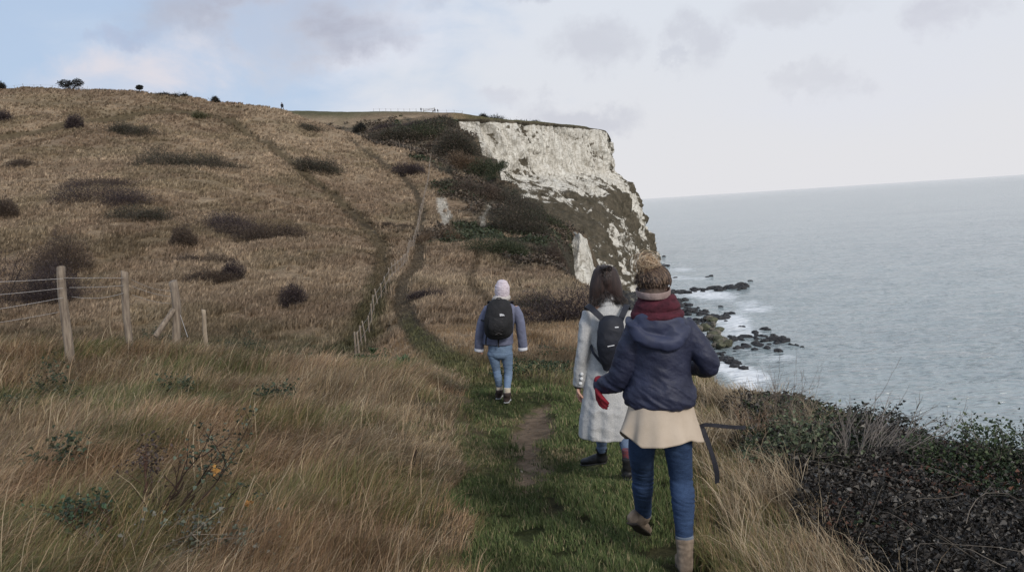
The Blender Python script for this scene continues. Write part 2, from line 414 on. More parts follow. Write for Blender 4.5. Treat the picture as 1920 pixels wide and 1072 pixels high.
def land_color(x, y, z=None):
    n1 = fbm(x*.08, y*.08, 4); n2 = fbm(x*.6+40, y*.6, 4); n3 = fbm(x*3, y*3, 3)
    c = np.zeros(x.shape+(3,))+C_DRY
    c = mixn(c, C_DRY2, sstep(.42, .62, n1)*.8)
    c = mixn(c, C_PALE, sstep(.5, .7, n2)*.35*sstep(30, 60, y))
    c = mixn(c, C_OLIVE, sstep(.50, .68, fbm(x*.15+80, y*.15+3, 3))*.28)
    near = 1-sstep(14, 24, y)
    c = mixn(c, C_OLIVE*.7, near*.55)                                # thatch under the tall grass
    # valley floor green strip
    vg = sstep(22, 27, y)*(1-sstep(34, 48, y))*(1-sstep(-2.2, 0.5, x-(-.16*y)))
    c = mixn(c, C_DGRN*1.3, vg*sstep(.35, .6, n2)*.8)
    # worn tracks
    wv = (n2-.5)*1.2
    c = mixn(c, np.array([.085, .066, .038]), sm(pdist(x, y, TRACK)+wv, np.where(x < -55, 2.0, np.where(y < 80, .4, .75)), .8)*.8)
    c = mixn(c, C_GRN*1.1, sm(pdist(x, y, TRACK)+wv, .4, .8)*.35*(1-sstep(48, 66, y)))
    c = mixn(c, np.array([.10, .08, .05]), sm(pdist(x, y, TRACK2), .5, .8)*.5)
    c = mixn(c, np.array([.085, .066, .045]), sm(pdist(x, y, TRAIL), .22+.004*y, .3)*.85*sstep(20, 26, y))
    c = mixn(c, C_OLIVE, sm(pdist(x, y, TRAIL)+wv*.4, .3, .6)*.7*(1-sstep(20, 26, y)))
    c = mixn(c, np.array([.07, .055, .038]), sm(pdist(x, y, TRAIL2)+wv*.4, .35, .5)*.85)
    c = mixn(c, np.array([.06, .045, .03]), sm(pdist(x, y, DARKT), .3, .5)*.7)
    c = mixn(c, np.array([.075, .055, .035]), sm(pdist(x, y, SIDE), .15, .4)*.7)
    for q, wd in ((CH1, .24), (CH1b, .1), (CH2, .14)):
        c = mixn(c, C_CHALK, sm(pdist(x, y, q)+wv*.7, wd, .35)*.9)
    # scrub-covered seaward slope beyond the ridge and beside the edge
    e = edge_dist(x, y)
    sc = scrub_mask(x, y, e)
    c = mixn(c, C_SCRUB*1.15, sc*(.65+.35*sstep(.4, .6, n2)))
    c = mixn(c, np.array([.06, .07, .035]), sstep(300, 330, y)*.8)     # far green pasture
    c = mixn(c, np.array([.12, .13, .05]), sstep(196, 199, y)*(1-sstep(235, 250, y))*(x < -90))
    t = turf_mask(x, y)
    c = mixn(c, C_GRN*1.0, t); c = mixn(c, C_OLIVE*1.6, t*sstep(.45, .65, fbm(x*1.1+60, y*1.1, 4))*.7)
    c = mixn(c, C_EARTH*.8, t*sstep(.55, .75, fbm(x*2.3, y*2.3, 3))*.35)
    c = mixn(c, C_EARTH*1.6, sm(bare_d(x, y), -.02, .12)*.9)
    c = mixn(c, np.array([.03, .026, .02]), bramble_mask(x, y))
    # bare earth and chalk showing on the drop to the sea
    c = mixn(c, np.array([.22, .19, .14]), sstep(1.5, 4, e)*sstep(.45, .6, n2))
    c = c*(.82+.36*n3[..., None])
    return c
GC = land_color(GX, GY)
# low tread depression
GZ = GZ-.06*sm(bare_d(GX, GY), -.03, .2)-.05*turf_mask(GX, GY)-.25*sm(pdist(GX, GY, TRAIL), .2, .6)*sstep(18, 26, GY)-.35*sm(pdist(GX, GY, TRACK), .8, 1.0)-.3*sm(pdist(GX, GY, TRAIL2), .3, .8)
me = mesh_np('ground', np.stack([GX, GY, GZ], -1).reshape(-1, 3), grid_faces(*GX.shape), col=GC.reshape(-1, 3))
m, nt, b = nodes('ground_turf')
at = N(nt, 'ShaderNodeAttribute', attribute_name='col')
na = noise_node(nt, 1.6, 8, .7); nb = noise_node(nt, 9, 6, .7)
ra = ramp(nt, na.outputs[0], [(.32, (.55, .53, .5)), (.68, (1.35, 1.33, 1.28))])
rb = ramp(nt, nb.outputs[0], [(.35, (.7, .7, .7)), (.65, (1.25, 1.25, 1.25))])
o_ = mixc(nt, mixc(nt, at.outputs['Color'], ra.outputs[0], 1.0, 'MULTIPLY'), rb.outputs[0], 1.0, 'MULTIPLY')
nt.links.new(o_, b.inputs['Base Color']); b.inputs['Roughness'].default_value = .95; b.inputs['Specular IOR Level'].default_value = .1
bump(nt, b, na.outputs[0], .9, .5)
me.materials.append(m)
tag(link('ground', me), kind='structure')

# ------------------------------------------------------------------ sea
rowS = np.exp(np.linspace(math.log(60), math.log(60000), 520))
tS = np.concatenate([np.linspace(-.9, -.05, 30)[:-1], np.linspace(-.05, .75, 420), np.linspace(.75, 1.6, 30)[1:]])
SY, ST = np.meshgrid(rowS, tS, indexing='ij')
SXX = ST*SY
SZ = np.zeros_like(SXX)
near = 1-sstep(300, 900, SY)
SZ = ((fbm(SXX*.12+SY*.02, SY*.3, 3)-.5)*.5*near)
me = mesh_np('sea', np.stack([SXX, SY, SZ], -1).reshape(-1, 3), grid_faces(*SXX.shape))
foam = np.zeros_like(SXX)
def shp(px, py): 
    a, b = ray(px, py); Y = -ZC/float(b); return (float(a)*Y, Y)
def blob_f(px, py, rx, ry, amp):
    global foam
    cx, cy = shp(px, py); ex, _ = shp(px+rx, py); _, ey = shp(px, py-ry)
    q = ((SXX-cx)/(ex-cx))**2+((SY-cy)/(ey-cy))**2
    foam = np.maximum(foam, amp*np.exp(-q*1.1))
for a in [(1400,573,60,9,.95),(1330,555,60,14,.8),(1300,545,70,10,.7),(1350,590,60,16,.8),(1390,620,60,18,.75),(1460,600,90,8,.5),(1440,660,80,22,.6),(1380,700,50,30,.85),(1420,735,60,25,.7),(1500,720,60,16,.4),(1290,520,60,9,.6),(1260,500,40,8,.7),(1370,640,50,20,.8),(1320,515,80,5,.45)]:
    blob_f(a[0], a[1], a[2]*1.5, a[3]*1.7, a[4]*.8)
foam = foam*(.15+1.6*fbm(SXX*.10, SY*.10, 5))
add_val(me, foam.ravel(), 'foam')
m, nt, b = nodes('sea_water')
at = N(nt, 'ShaderNodeAttribute', attribute_name='foam')
mp = N(nt, 'ShaderNodeMapping'); tcn = N(nt, 'ShaderNodeTexCoord'); nt.links.new(tcn.outputs['Object'], mp.inputs[0])
mp.inputs['Rotation'].default_value = (0, 0, math.radians(-14)); mp.inputs['Scale'].default_value = (.42, 1, 1)
wa = noise_node(nt, .95, 4, .6, vec=mp.outputs[0]); wa.inputs['Distortion'].default_value = .5; wa.noise_type = 'RIDGED_MULTIFRACTAL'
wb = noise_node(nt, .16, 5, .6, vec=mp.outputs[0]); wc = noise_node(nt, .012, 4, .6, vec=mp.outputs[0])
hgt = N(nt, 'ShaderNodeMath', operation='MULTIPLY_ADD'); nt.links.new(wb.outputs[0], hgt.inputs[0]); hgt.inputs[1].default_value = 1.5; nt.links.new(wa.outputs[0], hgt.inputs[2])
bump(nt, b, hgt.outputs[0], 1.0, 1.1)
deep = mixc(nt, (.225, .27, .285), (.28, .33, .34), ramp(nt, wc.outputs[0], [(.35, (0, 0, 0)), (.65, (1, 1, 1))]).outputs[0])
fn = noise_node(nt, .5, 10, .8, vec=mp.outputs[0])
fm = N(nt, 'ShaderNodeMath', operation='ADD'); nt.links.new(fn.outputs[0], fm.inputs[0]); nt.links.new(at.outputs['Fac'], fm.inputs[1])
fr = ramp(nt, fm.outputs[0], [(.71, (0, 0, 0)), (.93, (1, 1, 1))])
fm.inputs[1].default_value = 0
scl = N(nt, 'ShaderNodeMath', operation='MULTIPLY'); nt.links.new(fm.outputs[0], scl.inputs[0]); scl.inputs[1].default_value = .8
nt.links.new(scl.outputs[0], fr.inputs[0])
base = mixc(nt, deep, (.72, .74, .76), fr.outputs[0]); nt.links.new(base, b.inputs['Base Color'])
rr = N(nt, 'ShaderNodeMath', operation='MULTIPLY_ADD'); nt.links.new(fr.outputs[0], rr.inputs[0]); rr.inputs[1].default_value = .6; rr.inputs[2].default_value = .10
nt.links.new(rr.outputs[0], b.inputs['Roughness']); b.inputs['IOR'].default_value = 1.33
me.materials.append(m)
tag(link('sea', me), kind='structure')

# ------------------------------------------------------------------ chalk headland
ROWS = [
 [(835,222,312),(900,221.5,309),(960,225.5,324),(1040,231,350),(1100,238,382),(1135,244,401),(1146,262,408)],
 [(860,270,306),(905,275,305),(965,280,318),(1040,280,343),(1100,280,375),(1140,280,398),(1147,285,408)],
 [(870,300,300),(905,310,298),(965,326,310),(1040,325,334),(1100,322,366),(1143,322,394),(1152,325,406)],
 [(880,400,270),(940,395,262),(1000,390,262),(1060,372,290),(1120,358,335),(1175,350,385),(1192,368,402)],
 [(900,480,220),(960,480,215),(1020,470,220),(1080,445,240),(1140,420,290),(1190,408,370),(1203,405,400)],
 [(960,560,190),(1020,560,190),(1080,540,195),(1120,510,220),(1165,470,290),(1205,450,370),(1215,438,398)],
 [(1010,640,165),(1060,640,165),(1110,620,170),(1150,570,215),(1190,520,290),(1220,490,365),(1226,478,400)],
 [(1030,720,140),(1080,720,145),(1130,680,150),(1172,610,205),(1204,545,270),(1232,502,355),(1232,488,404)],
]
R = np.array([[tuple(W(*p)) for p in r] for r in ROWS])            # 8 x 7 x 3
# wrap the headland round its corner, away from view
back = np.array([[R[i, -1]+np.array([k*4.0+i*.5, 30.0*k+8, -.5*k*0]) for k in (1, 2.5, 5)] for i in range(len(R))])
back[:, :, 0] += np.array([-2, -8, -18])[None, :]
R = np.concatenate([R, back], 1)
R[0, :, 2] -= .3
R[-1, :, 2] = -2
def resample(R, n, axis):
    k = R.shape[axis]; t = np.linspace(0, k-1, n)
    i = np.clip(t.astype(int), 0, k-2); f = t-i
    sh = [1, 1, 1]; sh[axis] = n; f = f.reshape(sh)
    g = lambda j: np.take(R, np.clip(j, 0, k-1), axis)
    p0, p1, p2, p3 = g(i-1), g(i), g(i+1), g(i+2)
    lin = p1*(1-f)+p2*f
    cat = .5*((2*p1)+(-p0+p2)*f+(2*p0-5*p1+4*p2-p3)*f*f+(-p0+3*p1-3*p2+p3)*f**3)
    return lin*.5+cat*.5
S = resample(resample(R, 420, 0), 640, 1)
du = np.gradient(S, axis=1); dv = np.gradient(S, axis=0)
Nn = np.cross(dv, du); Nn /= np.linalg.norm(Nn, axis=2, keepdims=True)+1e-9
if Nn[100, 200, 1] > 0: Nn = -Nn
X_, Y_, Z_ = S[..., 0], S[..., 1], S[..., 2]
al = X_*.55+Y_*.83                                            # along the face
vfrac = np.linspace(0, 1, 420)[:, None]*np.ones((1, 640))
low = sstep(.22, .5, vfrac)
ver = fbm(al*.22, Z_*.035, 4, z=Z_*0+3.0)                         # vertical fluting
blk = fbm(al*.10+5, Z_*.10, 5)
fine = fbm(al*.9, Z_*.45, 4)
diag = fbm((al*.5+Z_*.45)*.13, (Z_*.8-al*.5)*.05, 4)              # diagonal gullies
rdg = np.abs(diag-.5)*2
disp = (ver-.5)*7.5*(1-.4*low)+(blk-.5)*7*(.4+low)+(fine-.5)*2.6-(1-sstep(0, .22, rdg))*1.8*(1-.4*low)
fade = sstep(0, .03, vfrac)
S = S+Nn*(disp*fade)[..., None]
# real ledges that carry vegetation lower down
dp_ = al*.6-Z_*.8; dq_ = al*.8+Z_*.6
veg = .22+.40*low+(fbm(dp_*.05+3, dq_*.15, 5, g=.62)-.5)*1.9*(.5+.5*low)-.25*np.exp(-((vfrac-.98)/.1)**2)
veg = veg+(blk-.5)*.8+(1-sstep(0, .15, rdg))*.25+(fbm(al*.5, Z_*.9, 4)-.5)*.6
veg += .27*sstep(.42, .56, vfrac)*(1-sstep(24, 44, X_))
# bands: clean white top-left corner, grassy lip
veg = np.where(vfrac < .015, 1.2, veg)
veg -= .30*(1-sstep(-12, 6, X_))*(1-sstep(.3, .45, vfrac))
me = mesh_np('cliff', S.reshape(-1, 3), grid_faces(*S.shape[:2]))
add_val(me, veg.ravel(), 'veg')
def chalk_mat(name, thr=.5):
    m, nt, b = nodes(name)
    at = N(nt, 'ShaderNodeAttribute', attribute_name='veg')
    n1 = noise_node(nt, .55, 8, .63, stretch=(1, 1, .5)); n2 = noise_node(nt, .25, 7, .7, stretch=(1.4, 1.4, .25)); n3 = noise_node(nt, 1.2, 6, .7, stretch=(.5, .5, 2.2))
    ad = N(nt, 'ShaderNodeMath', operation='MULTIPLY_ADD'); nt.links.new(n1.outputs[0], ad.inputs[0]); ad.inputs[1].default_value = 1.3; nt.links.new(at.outputs['Fac'], ad.inputs[2])
    vm = ramp(nt, ad.outputs[0], [(0, (0, 0, 0)), (1, (1, 1, 1))])
    vmr = N(nt, 'ShaderNodeMapRange'); nt.links.new(ad.outputs[0], vmr.inputs[0]); vmr.inputs[1].default_value = thr+.60; vmr.inputs[2].default_value = thr+.76
    chalk = ramp(nt, n2.outputs[0], [(.28, (.38, .35, .30)), (.46, (.60, .565, .50)), (.72, (.75, .72, .65))])
    crack = ramp(nt, n3.outputs[0], [(.34, (.5, .48, .44)), (.5, (1, 1, 1))])
    mpv = N(nt, 'ShaderNodeMapping'); tcv = N(nt, 'ShaderNodeTexCoord'); nt.links.new(tcv.outputs['Object'], mpv.inputs[0]); mpv.inputs['Scale'].default_value = (.42, .42, .085)
    dv_ = N(nt, 'ShaderNodeMix'); dv_.data_type = 'RGBA'; dv_.blend_type = 'ADD'; dv_.inputs[0].default_value = .55; nt.links.new(mpv.outputs[0], dv_.inputs[6]); nt.links.new(n3.outputs['Color'], dv_.inputs[7])
    vo = N(nt, 'ShaderNodeTexVoronoi', feature='DISTANCE_TO_EDGE'); vo.inputs['Scale'].default_value = 1.0; nt.links.new(dv_.outputs[2], vo.inputs['Vector'])
    vr = ramp(nt, vo.outputs['Distance'], [(.0, (.42, .39, .34)), (.07, (1, 1, 1))])
    ch = mixc(nt, mixc(nt, chalk.outputs[0], crack.outputs[0], .8, 'MULTIPLY'), vr.outputs[0], .75, 'MULTIPLY')
    vg = ramp(nt, n1.outputs[0], [(.3, (.05, .044, .030)), (.5, (.085, .072, .052)), (.75, (.15, .125, .09))])
    o = mixc(nt, ch, vg.outputs[0], vmr.outputs[0])
    nt.links.new(o, b.inputs['Base Color']); b.inputs['Roughness'].default_value = .95; b.inputs['Specular IOR Level'].default_value = .1
    bump(nt, b, n2.outputs[0], .9, 1.6)
    return m
CHALK = chalk_mat('chalk_rock')
me.materials.append(CHALK)
tag(link('cliff', me), kind='structure')
# nearer chalk point standing at the foot of the scrub slope
OUT = [
 [(1076,446,112),(1081,440,110.5),(1086,436,110),(1091,440,111),(1096,448,113)],
 [(1064,462,112),(1072,458,109.5),(1086,458,108.5),(1097,460,109.5),(1104,466,113)],
 [(1056,490,112),(1068,492,108.5),(1086,492,107),(1102,492,108.5),(1112,494,113)],
 [(1052,525,112),(1066,528,107),(1086,528,105),(1108,528,107),(1122,530,113)],
 [(1048,600,112),(1066,610,104),(1086,610,101),(1116,610,104),(1140,605,113)],
]
R2 = np.array([[tuple(W(*p)) for p in r] for r in OUT])
bk = R2[:, ::-1].copy(); bk[:, :, 1] += 7
R2 = np.concatenate([R2, bk, R2[:, :1]], 1)
S2 = resample(resample(R2, 90, 0), 200, 1)
S2[..., 1] += (fbm(S2[..., 0]*.9, S2[..., 2]*.35, 4)-.5)*1.8
S2[..., 0] += (fbm(S2[..., 1]*.7+4, S2[..., 2]*.6, 4)-.5)*.9
tp = S2[0].mean(0); S2[0] = S2[0]*.2+tp*.8
me = mesh_np('chalk_outcrop', S2.reshape(-1, 3), grid_faces(*S2.shape[:2]))
add_val(me, (np.zeros(S2.shape[:2])-.35).ravel(), 'veg'); me.materials.append(CHALK)
tag(link('chalk_outcrop', me), kind='structure')
# ------------------------------------------------------------------ grass
def blades(name, x, y, length, width, lean, ldir, col, segs=3, mat_=None, z=None, curve=1.0, kind='stuff', parent=None, droop=.0):
    """curved tapering blades; lean = final angle from upright (rad), ldir = bearing it leans to (rad from +X)"""
    n = len(x)
    if z is None: z = ground(x, y)-.02
    root = np.stack([x, y, z], -1)
    wdir = ldir+np.pi/2+rng.normal(0, .7, n)
    wv = np.stack([np.cos(wdir), np.sin(wdir), np.zeros(n)], -1)*width[:, None]*.5
    rings = []; p = root.copy()
    for k in range(segs+1):
        t = k/segs
        if k < segs:
            rings += [p-wv*(1-.75*t), p+wv*(1-.75*t)]
        else: rings += [p]
        a = lean*((k+.5)/segs)**.8*curve+droop*((k+.5)/segs)**3
        st = (length/segs)[:, None]*np.stack([np.sin(a)*np.cos(ldir), np.sin(a)*np.sin(ldir), np.cos(a)], -1)
        p = p+st
    V = np.stack(rings, 1); m = V.shape[1]
    base = (np.arange(n)*m)[:, None]
    q = []
    for k in range(segs-1): q.append(base+np.array([2*k, 2*k+1, 2*k+3, 2*k+2]))
    tri = base+np.array([2*segs-2, 2*segs-1, 2*segs])
    per = np.concatenate(q+[tri], 1) if q else tri
    sizes = np.tile(np.array([4]*(segs-1)+[3]), n)
    c = np.repeat(col[:, None, :], m, 1)
    me = mesh_np(name, V.reshape(-1, 3), loops=per.ravel(), sizes=sizes, col=c.reshape(-1, 3), mat=mat_, smooth=False)
    return me
GRASSM = col_mat('grass_blades', rough=.7, transl=.25, spec=.2)
def samp(n, y0, y1, s0=-.78, s1=.78):
    y = np.exp(rng.uniform(math.log(y0), math.log(y1), n)); x = rng.uniform(s0, s1, n)*(y+1.0)
    return x, y
def palette(n, cols, wts):
    k = rng.choice(len(cols), n, p=np.array(wts)/sum(wts)); c = np.array(cols)[k]
    return c*(rng.uniform(.72, 1.25, n)[:, None])
# tall dry grass, near
x, y = samp(470000, 2.2, 17)
tl = xat(TL, y); tr = xat(TR, y); br = xat(BR, y)
nz = -(fbm(x*1.6, y*1.6, 3)-.5)*.6-(fbm(x*.5+5, y*.5, 2)-.5)*.9
left = (x < tl-.02+nz)
right = (x > tr+.05-nz)&(x < br+.15+nz)&(y < 13)
farR = (y > 12.5)&(x > tl-.5)
clump = fbm(x*3.2, y*3.2, 3)
e = edge_dist(x, y)
green = fbm(x*.9+31, y*.9+7, 4)
tmk = turf_mask(x, y)
open_ = (x > tl)
keep = (tmk < rng.uniform(.05, .75, len(x))) & (bramble_mask(x, y) < rng.uniform(.2, .9, len(x))) & (~open_ | (rng.random(len(x)) < .75)) & (y < 15.5+rng.normal(0, .8, len(x))) & (clump > .30+.2*(rng.random(len(x))-.5)) & (e < -.1)
x, y, clump, green, left, right = [v[keep] for v in (x, y, clump, green, left, right)]
n = len(x)
nearL = np.clip((xat(TL, y)-x)/.8, .35, 1)
mound = 1+.25*sstep(8, 12, y)
hh = (.13+.36*clump)*rng.uniform(.6, 1.2, n)*np.where(left, nearL, .62)*mound*np.where(y > 13.5, .75, 1)
ldir = np.where(right, 2.6, .15)+(fbm(x*.7, y*.7, 3)-.5)*3.4+rng.normal(0, .6, n)
lean = 1.1+(fbm(x*.9+11, y*.9, 2)-.5)*1.4+rng.normal(0, .42, n)
cA = palette(n, [(.36,.265,.155),(.25,.175,.105),(.27,.185,.115),(.46,.37,.245),(.14,.10,.066),(.155,.135,.06)], [4,4,3,2,2.5,1.2])
cG = palette(n, [(.14,.14,.055),(.09,.11,.042),(.23,.195,.095)], [3,2,2])
g = (rng.random(n) < np.maximum(sstep(.46, .60, green)*.72, np.where(x > xat(TL, y), .75*(1-sstep(.15, .8, x-xat(TR, y))), 0)))
cA[g] = cG[g]
red = sstep(.5, .65, fbm(x*.4+3, y*.4+50, 3)); cA *= 1+red[:, None]*np.array([.03, -.05, -.08]); cA *= (.55+.95*fbm(x*2.2+9, y*2.2, 4))[:, None]*np.where(x > xat(TR, y)-.1, 1.08, 1.0)[:, None]
GR = blades('dry_grass', x, y, hh, (.0020+.0007*y)*rng.uniform(.6, 1.3, n), np.clip(lean, .15, 1.6), ldir, cA, 4, GRASSM, droop=.7)
tag(link('dry_grass', GR), kind='stuff')
# a scatter of long pale culms with fine seed heads
x, y = samp(1300, 2.4, 14, -.78, .1); k = (x < xat(TL, y)-.15); x, y = x[k], y[k]; n = len(x)
me = blades('grass_culms', x, y, rng.uniform(.4, .7, n), (.0016+.0005*y)*rng.uniform(.8, 1.5, n), rng.uniform(.5, 1.4, n), .2+rng.normal(0, 1.0, n), palette(n, [(.46,.36,.24),(.38,.27,.17)], [1, 1]), 5, GRASSM, droop=.4)
tag(link('grass_culms', me), kind='stuff')
# short turf on the path
x, y = samp(260000, 2.6, 16, -.25, .42)
k = (turf_mask(x, y) > rng.uniform(.05, .9, len(x))) & (bare_d(x, y) > -.05+.16*rng.random(len(x))) & (fbm(x*5, y*5, 3) > .33)
x, y = x[k], y[k]; n = len(x)
lowf = fbm(x*1.1, y*1.1, 4)
c = palette(n, [(.068,.088,.032),(.048,.064,.025),(.10,.112,.045),(.18,.15,.085)], [4,3.5,2.5,1.4])
c *= (.7+.7*sstep(.35, .65, lowf))[:, None]
dryp = rng.random(n) < sstep(.5, .68, fbm(x*1.1+60, y*1.1, 4))*.6
c[dryp] = palette(int(dryp.sum()), [(.22,.175,.105),(.15,.12,.065)], [1, 1])
c *= 1.3
tuft = sstep(.55, .7, fbm(x*2.1+7, y*2.1, 3))
me = blades('turf_grass', x, y, rng.uniform(.022, .055, n)*(1+.9*tuft), (.0025+.0009*y)*rng.uniform(.6, 1.2, n), rng.uniform(.3, 1.4, n), rng.uniform(0, 6.28, n), c, 2, GRASSM)
tag(link('turf_grass', me), kind='stuff')
# middle ground beyond the brow
x, y = samp(120000, 15, 60, -.75, .2)
e = edge_dist(x, y); td = np.minimum(pdist(x, y, TRAIL)-.35, pdist(x, y, TRACK)-1.3)
k = (e < -.1)&(td > rng.random(len(x))*.35)&(fbm(x*1.3, y*1.3, 3) > .36); x, y = x[k], y[k]; n = len(x)
c = land_color(x, y)*rng.uniform(.6, 1.4, n)[:, None]*(.55+.9*fbm(x*1.1+5, y*1.1, 3))[:, None]
org = sstep(15, 24, y)*(1-sstep(30, 38, y))*(x > -.19*y)
c = c*(1-org[:, None]*.5)+palette(n, [(.34,.20,.09),(.28,.17,.085),(.38,.27,.15)], [2,2,2])*org[:, None]*.5
me = blades('rough_grass', x, y, rng.uniform(.10, .26, n)*(.15+1.6*fbm(x*1.3, y*1.3, 3)), (.006+.0007*y)*rng.uniform(.7, 1.4, n), rng.uniform(.5, 1.45, n), (fbm(x*.5, y*.5, 3)-.5)*6+rng.normal(0, .6, n), c, 2, GRASSM)
tag(link('rough_grass', me), kind='stuff')
# tussocks over the hill
nT = 150000
x, y = samp(nT, 36, 212, -.76, .13)
e = edge_dist(x, y)
td = np.minimum.reduce([pdist(x, y, TRACK)-np.where(x < -55, 1.9, np.where(y < 80, .45, .75)), pdist(x, y, TRAIL)-.6, pdist(x, y, TRAIL2)-.6, pdist(x, y, TRACK2)-.6, pdist(x, y, CH1)-.45, pdist(x, y, CH2)-.35])
k = (e < -.3)&(td > 0)&(fbm(x*.7, y*.7, 2) > .34)&(fbm(x*.25+9,y*.25,3) > .3); x, y = x[k], y[k]; nT = len(x)
c0 = land_color(x, y)
tone = rng.uniform(.62, 1.5, nT)*(.8+.5*fbm(x*.3+2, y*.3, 3))
cd = (fbm(x*.05, y*.05, 3)-.5)*3+rng.normal(0, .35, nT)+.2
tz = ground(x, y)
K = 6
X = np.repeat(x, K); Y_ = np.repeat(y, K); sz = np.repeat(rng.uniform(.22, .52, nT)+.0006*y, K)
X = X+rng.normal(0, .10, len(X))*sz*2; Y_ = Y_+rng.normal(0, .1, len(Y_))*sz*2
zz = np.repeat(tz, K)-.03
cc = np.repeat(c0*tone[:, None], K, 0)*rng.uniform(.75, 1.3, len(X))[:, None]
me = blades('hill_tussocks', X, Y_, sz*rng.uniform(.7, 1.2, len(X)), (.05+.0009*Y_)*rng.uniform(.6, 1.4, len(X)), rng.uniform(.35, 1.35, len(X)), np.repeat(cd, K)+rng.normal(0, .8, len(X)), cc, 2, GRASSM, z=zz)
tag(link('hill_tussocks', me), kind='stuff')

# cropped grass over the tracks and valley floor
x, y = samp(120000, 13, 90, -.55, .18); e = edge_dist(x, y); k = (e < -.2)&(fbm(x*1.7, y*1.7, 3) > .36); x, y = x[k], y[k]; n = len(x)
c = land_color(x, y)*rng.uniform(.65, 1.6, n)[:, None]
me = blades('cropped_grass', x, y, rng.uniform(.05, .13, n)*(.8+y/80), (.012+.0011*y)*rng.uniform(.7, 1.3, n), rng.uniform(.4, 1.3, n), rng.uniform(0, 6.28, n), c, 1, GRASSM)
tag(link('cropped_grass', me), kind='stuff')

# flints and chalk crumbs on the worn patch
x = rng.uniform(-.2, 1.2, 1500); y = rng.uniform(4.5, 12, 1500); k = bare_d(x, y) < .05; x, y = x[k], y[k]; n = len(x)
bm = bmesh.new(); bmesh.ops.create_icosphere(bm, subdivisions=1, radius=1); IV0 = np.array([v.co for v in bm.verts]); IF0 = np.array([[v.index for v in f.verts] for f in bm.faces]); bm.free()
s_ = .002+.008*rng.random(n)**5
VV = IV0[None]*s_[:, None, None]*rng.uniform(.6, 1.3, (n, 1, 3))*rng.uniform(.8, 1.2, (n, len(IV0), 1))+np.stack([x, y, ground(x, y)-.055], -1)[:, None]
me = mesh_np('path_stones', VV.reshape(-1, 3), (IF0[None]+(np.arange(n)*len(IV0))[:, None, None]).reshape(-1, 3), col=np.repeat(palette(n, [(.20,.18,.15),(.12,.10,.08),(.15,.125,.10)], [1,4,4]), len(IV0), 0), mat=col_mat('pebbles', rough=.85), smooth=False)
tag(link('path_stones', me), kind='stuff')
# ------------------------------------------------------------------ plants: generators
class Geo:
    """collects triangles / quads with a colour per vertex"""
    def __init__(s): s.V = []; s.L = []; s.S = []; s.C = []; s.n = 0
    def add(s, V, faces, col):
        V = np.asarray(V, float).reshape(-1, 3); faces = np.asarray(faces)
        s.V.append(V); s.L.append((faces+s.n).ravel()); s.S.append(np.full(len(faces), faces.shape[1])); s.n += len(V)
        col = np.asarray(col, float); s.C.append(np.broadcast_to(col, (len(V), 3)) if col.ndim == 1 else col)
    def build(s, name, m, parent=None, loc=None, smooth=False):
        V = np.concatenate(s.V)
        if loc is not None: V = V-np.array(loc)
        me = mesh_np(name, V, loops=np.concatenate(s.L), sizes=np.concatenate(s.S), col=np.concatenate(s.C), mat=m, smooth=smooth)
        o = link(name, me, parent)
        if loc is not None and parent is None: o.location = loc
        return o
def tube_np(g, pts, rad, col, sides=5):
    pts = np.asarray(pts, float); n = len(pts); rad = np.broadcast_to(rad, n)
    T = np.gradient(pts, axis=0); T /= np.linalg.norm(T, axis=1, keepdims=True)+1e-9
    up = np.array([.31, .2, .93]); A = np.cross(T, up); A /= np.linalg.norm(A, axis=1, keepdims=True)+1e-9; B = np.cross(T, A)
    th = np.linspace(0, 2*np.pi, sides, endpoint=False)
    V = pts[:, None]+rad[:, None, None]*(np.cos(th)[None, :, None]*A[:, None]+np.sin(th)[None, :, None]*B[:, None])
    g.add(V, grid_faces(n, sides, True), col)
def leaves(g, P0, size, cols, flat=.5, asp=.55, fold=.25, dirs=None):
    """folded leaf blades (two quads sharing a midrib) at points P0"""
    n = len(P0)
    d = rng.normal(0, 1, (n, 3)) if dirs is None else dirs+rng.normal(0, .5, (n, 3)); d[:, 2] *= flat; d /= np.linalg.norm(d, axis=1, keepdims=True)
    u = rng.normal(0, 1, (n, 3)); u[:, 2] = np.abs(u[:, 2])+.6; sd = np.cross(d, u); sd /= np.linalg.norm(sd, axis=1, keepdims=True); nn = np.cross(sd, d)
    L = (size*rng.uniform(.6, 1.3, n))[:, None]; Wd = L*asp*.5
    b = P0; t = P0+d*L-nn*L*.18; m1 = P0+d*L*.45+nn*L*fold*.0
    l = m1+sd*Wd+nn*L*fold; r = m1-sd*Wd+nn*L*fold
    V = np.stack([b, l, t, r, m1], 1).reshape(-1, 3)
    base = (np.arange(n)*5)[:, None]
    g.add(V, np.concatenate([base+np.array([0, 4, 1]), base+np.array([4, 2, 1]), base+np.array([0, 3, 4]), base+np.array([4, 3, 2])]), np.repeat(cols, 5, 0))
LEAFM = col_mat('foliage', rough=.6, transl=.18, spec=.3)
TWIGM = col_mat('twigs', rough=.85, spec=.15)
PAL = {
 'purple': ([(.050,.036,.038),(.038,.028,.031),(.072,.052,.047)], .55),
 'brown': ([(.080,.056,.043),(.060,.042,.034),(.11,.08,.056)], .6),
 'dark': ([(.045,.039,.030),(.065,.053,.038),(.085,.064,.047),(.048,.052,.032)], .55),
 'green': ([(.034,.048,.022),(.05,.062,.028),(.028,.036,.02),(.09,.085,.045)], .4),
 'russet': ([(.13,.085,.05),(.16,.11,.07),(.09,.062,.042)], .8),
 'black': ([(.02,.02,.018),(.032,.03,.024)], .5),
 'olive': ([(.11,.10,.05),(.09,.075,.04),(.07,.075,.035)], .6),
}
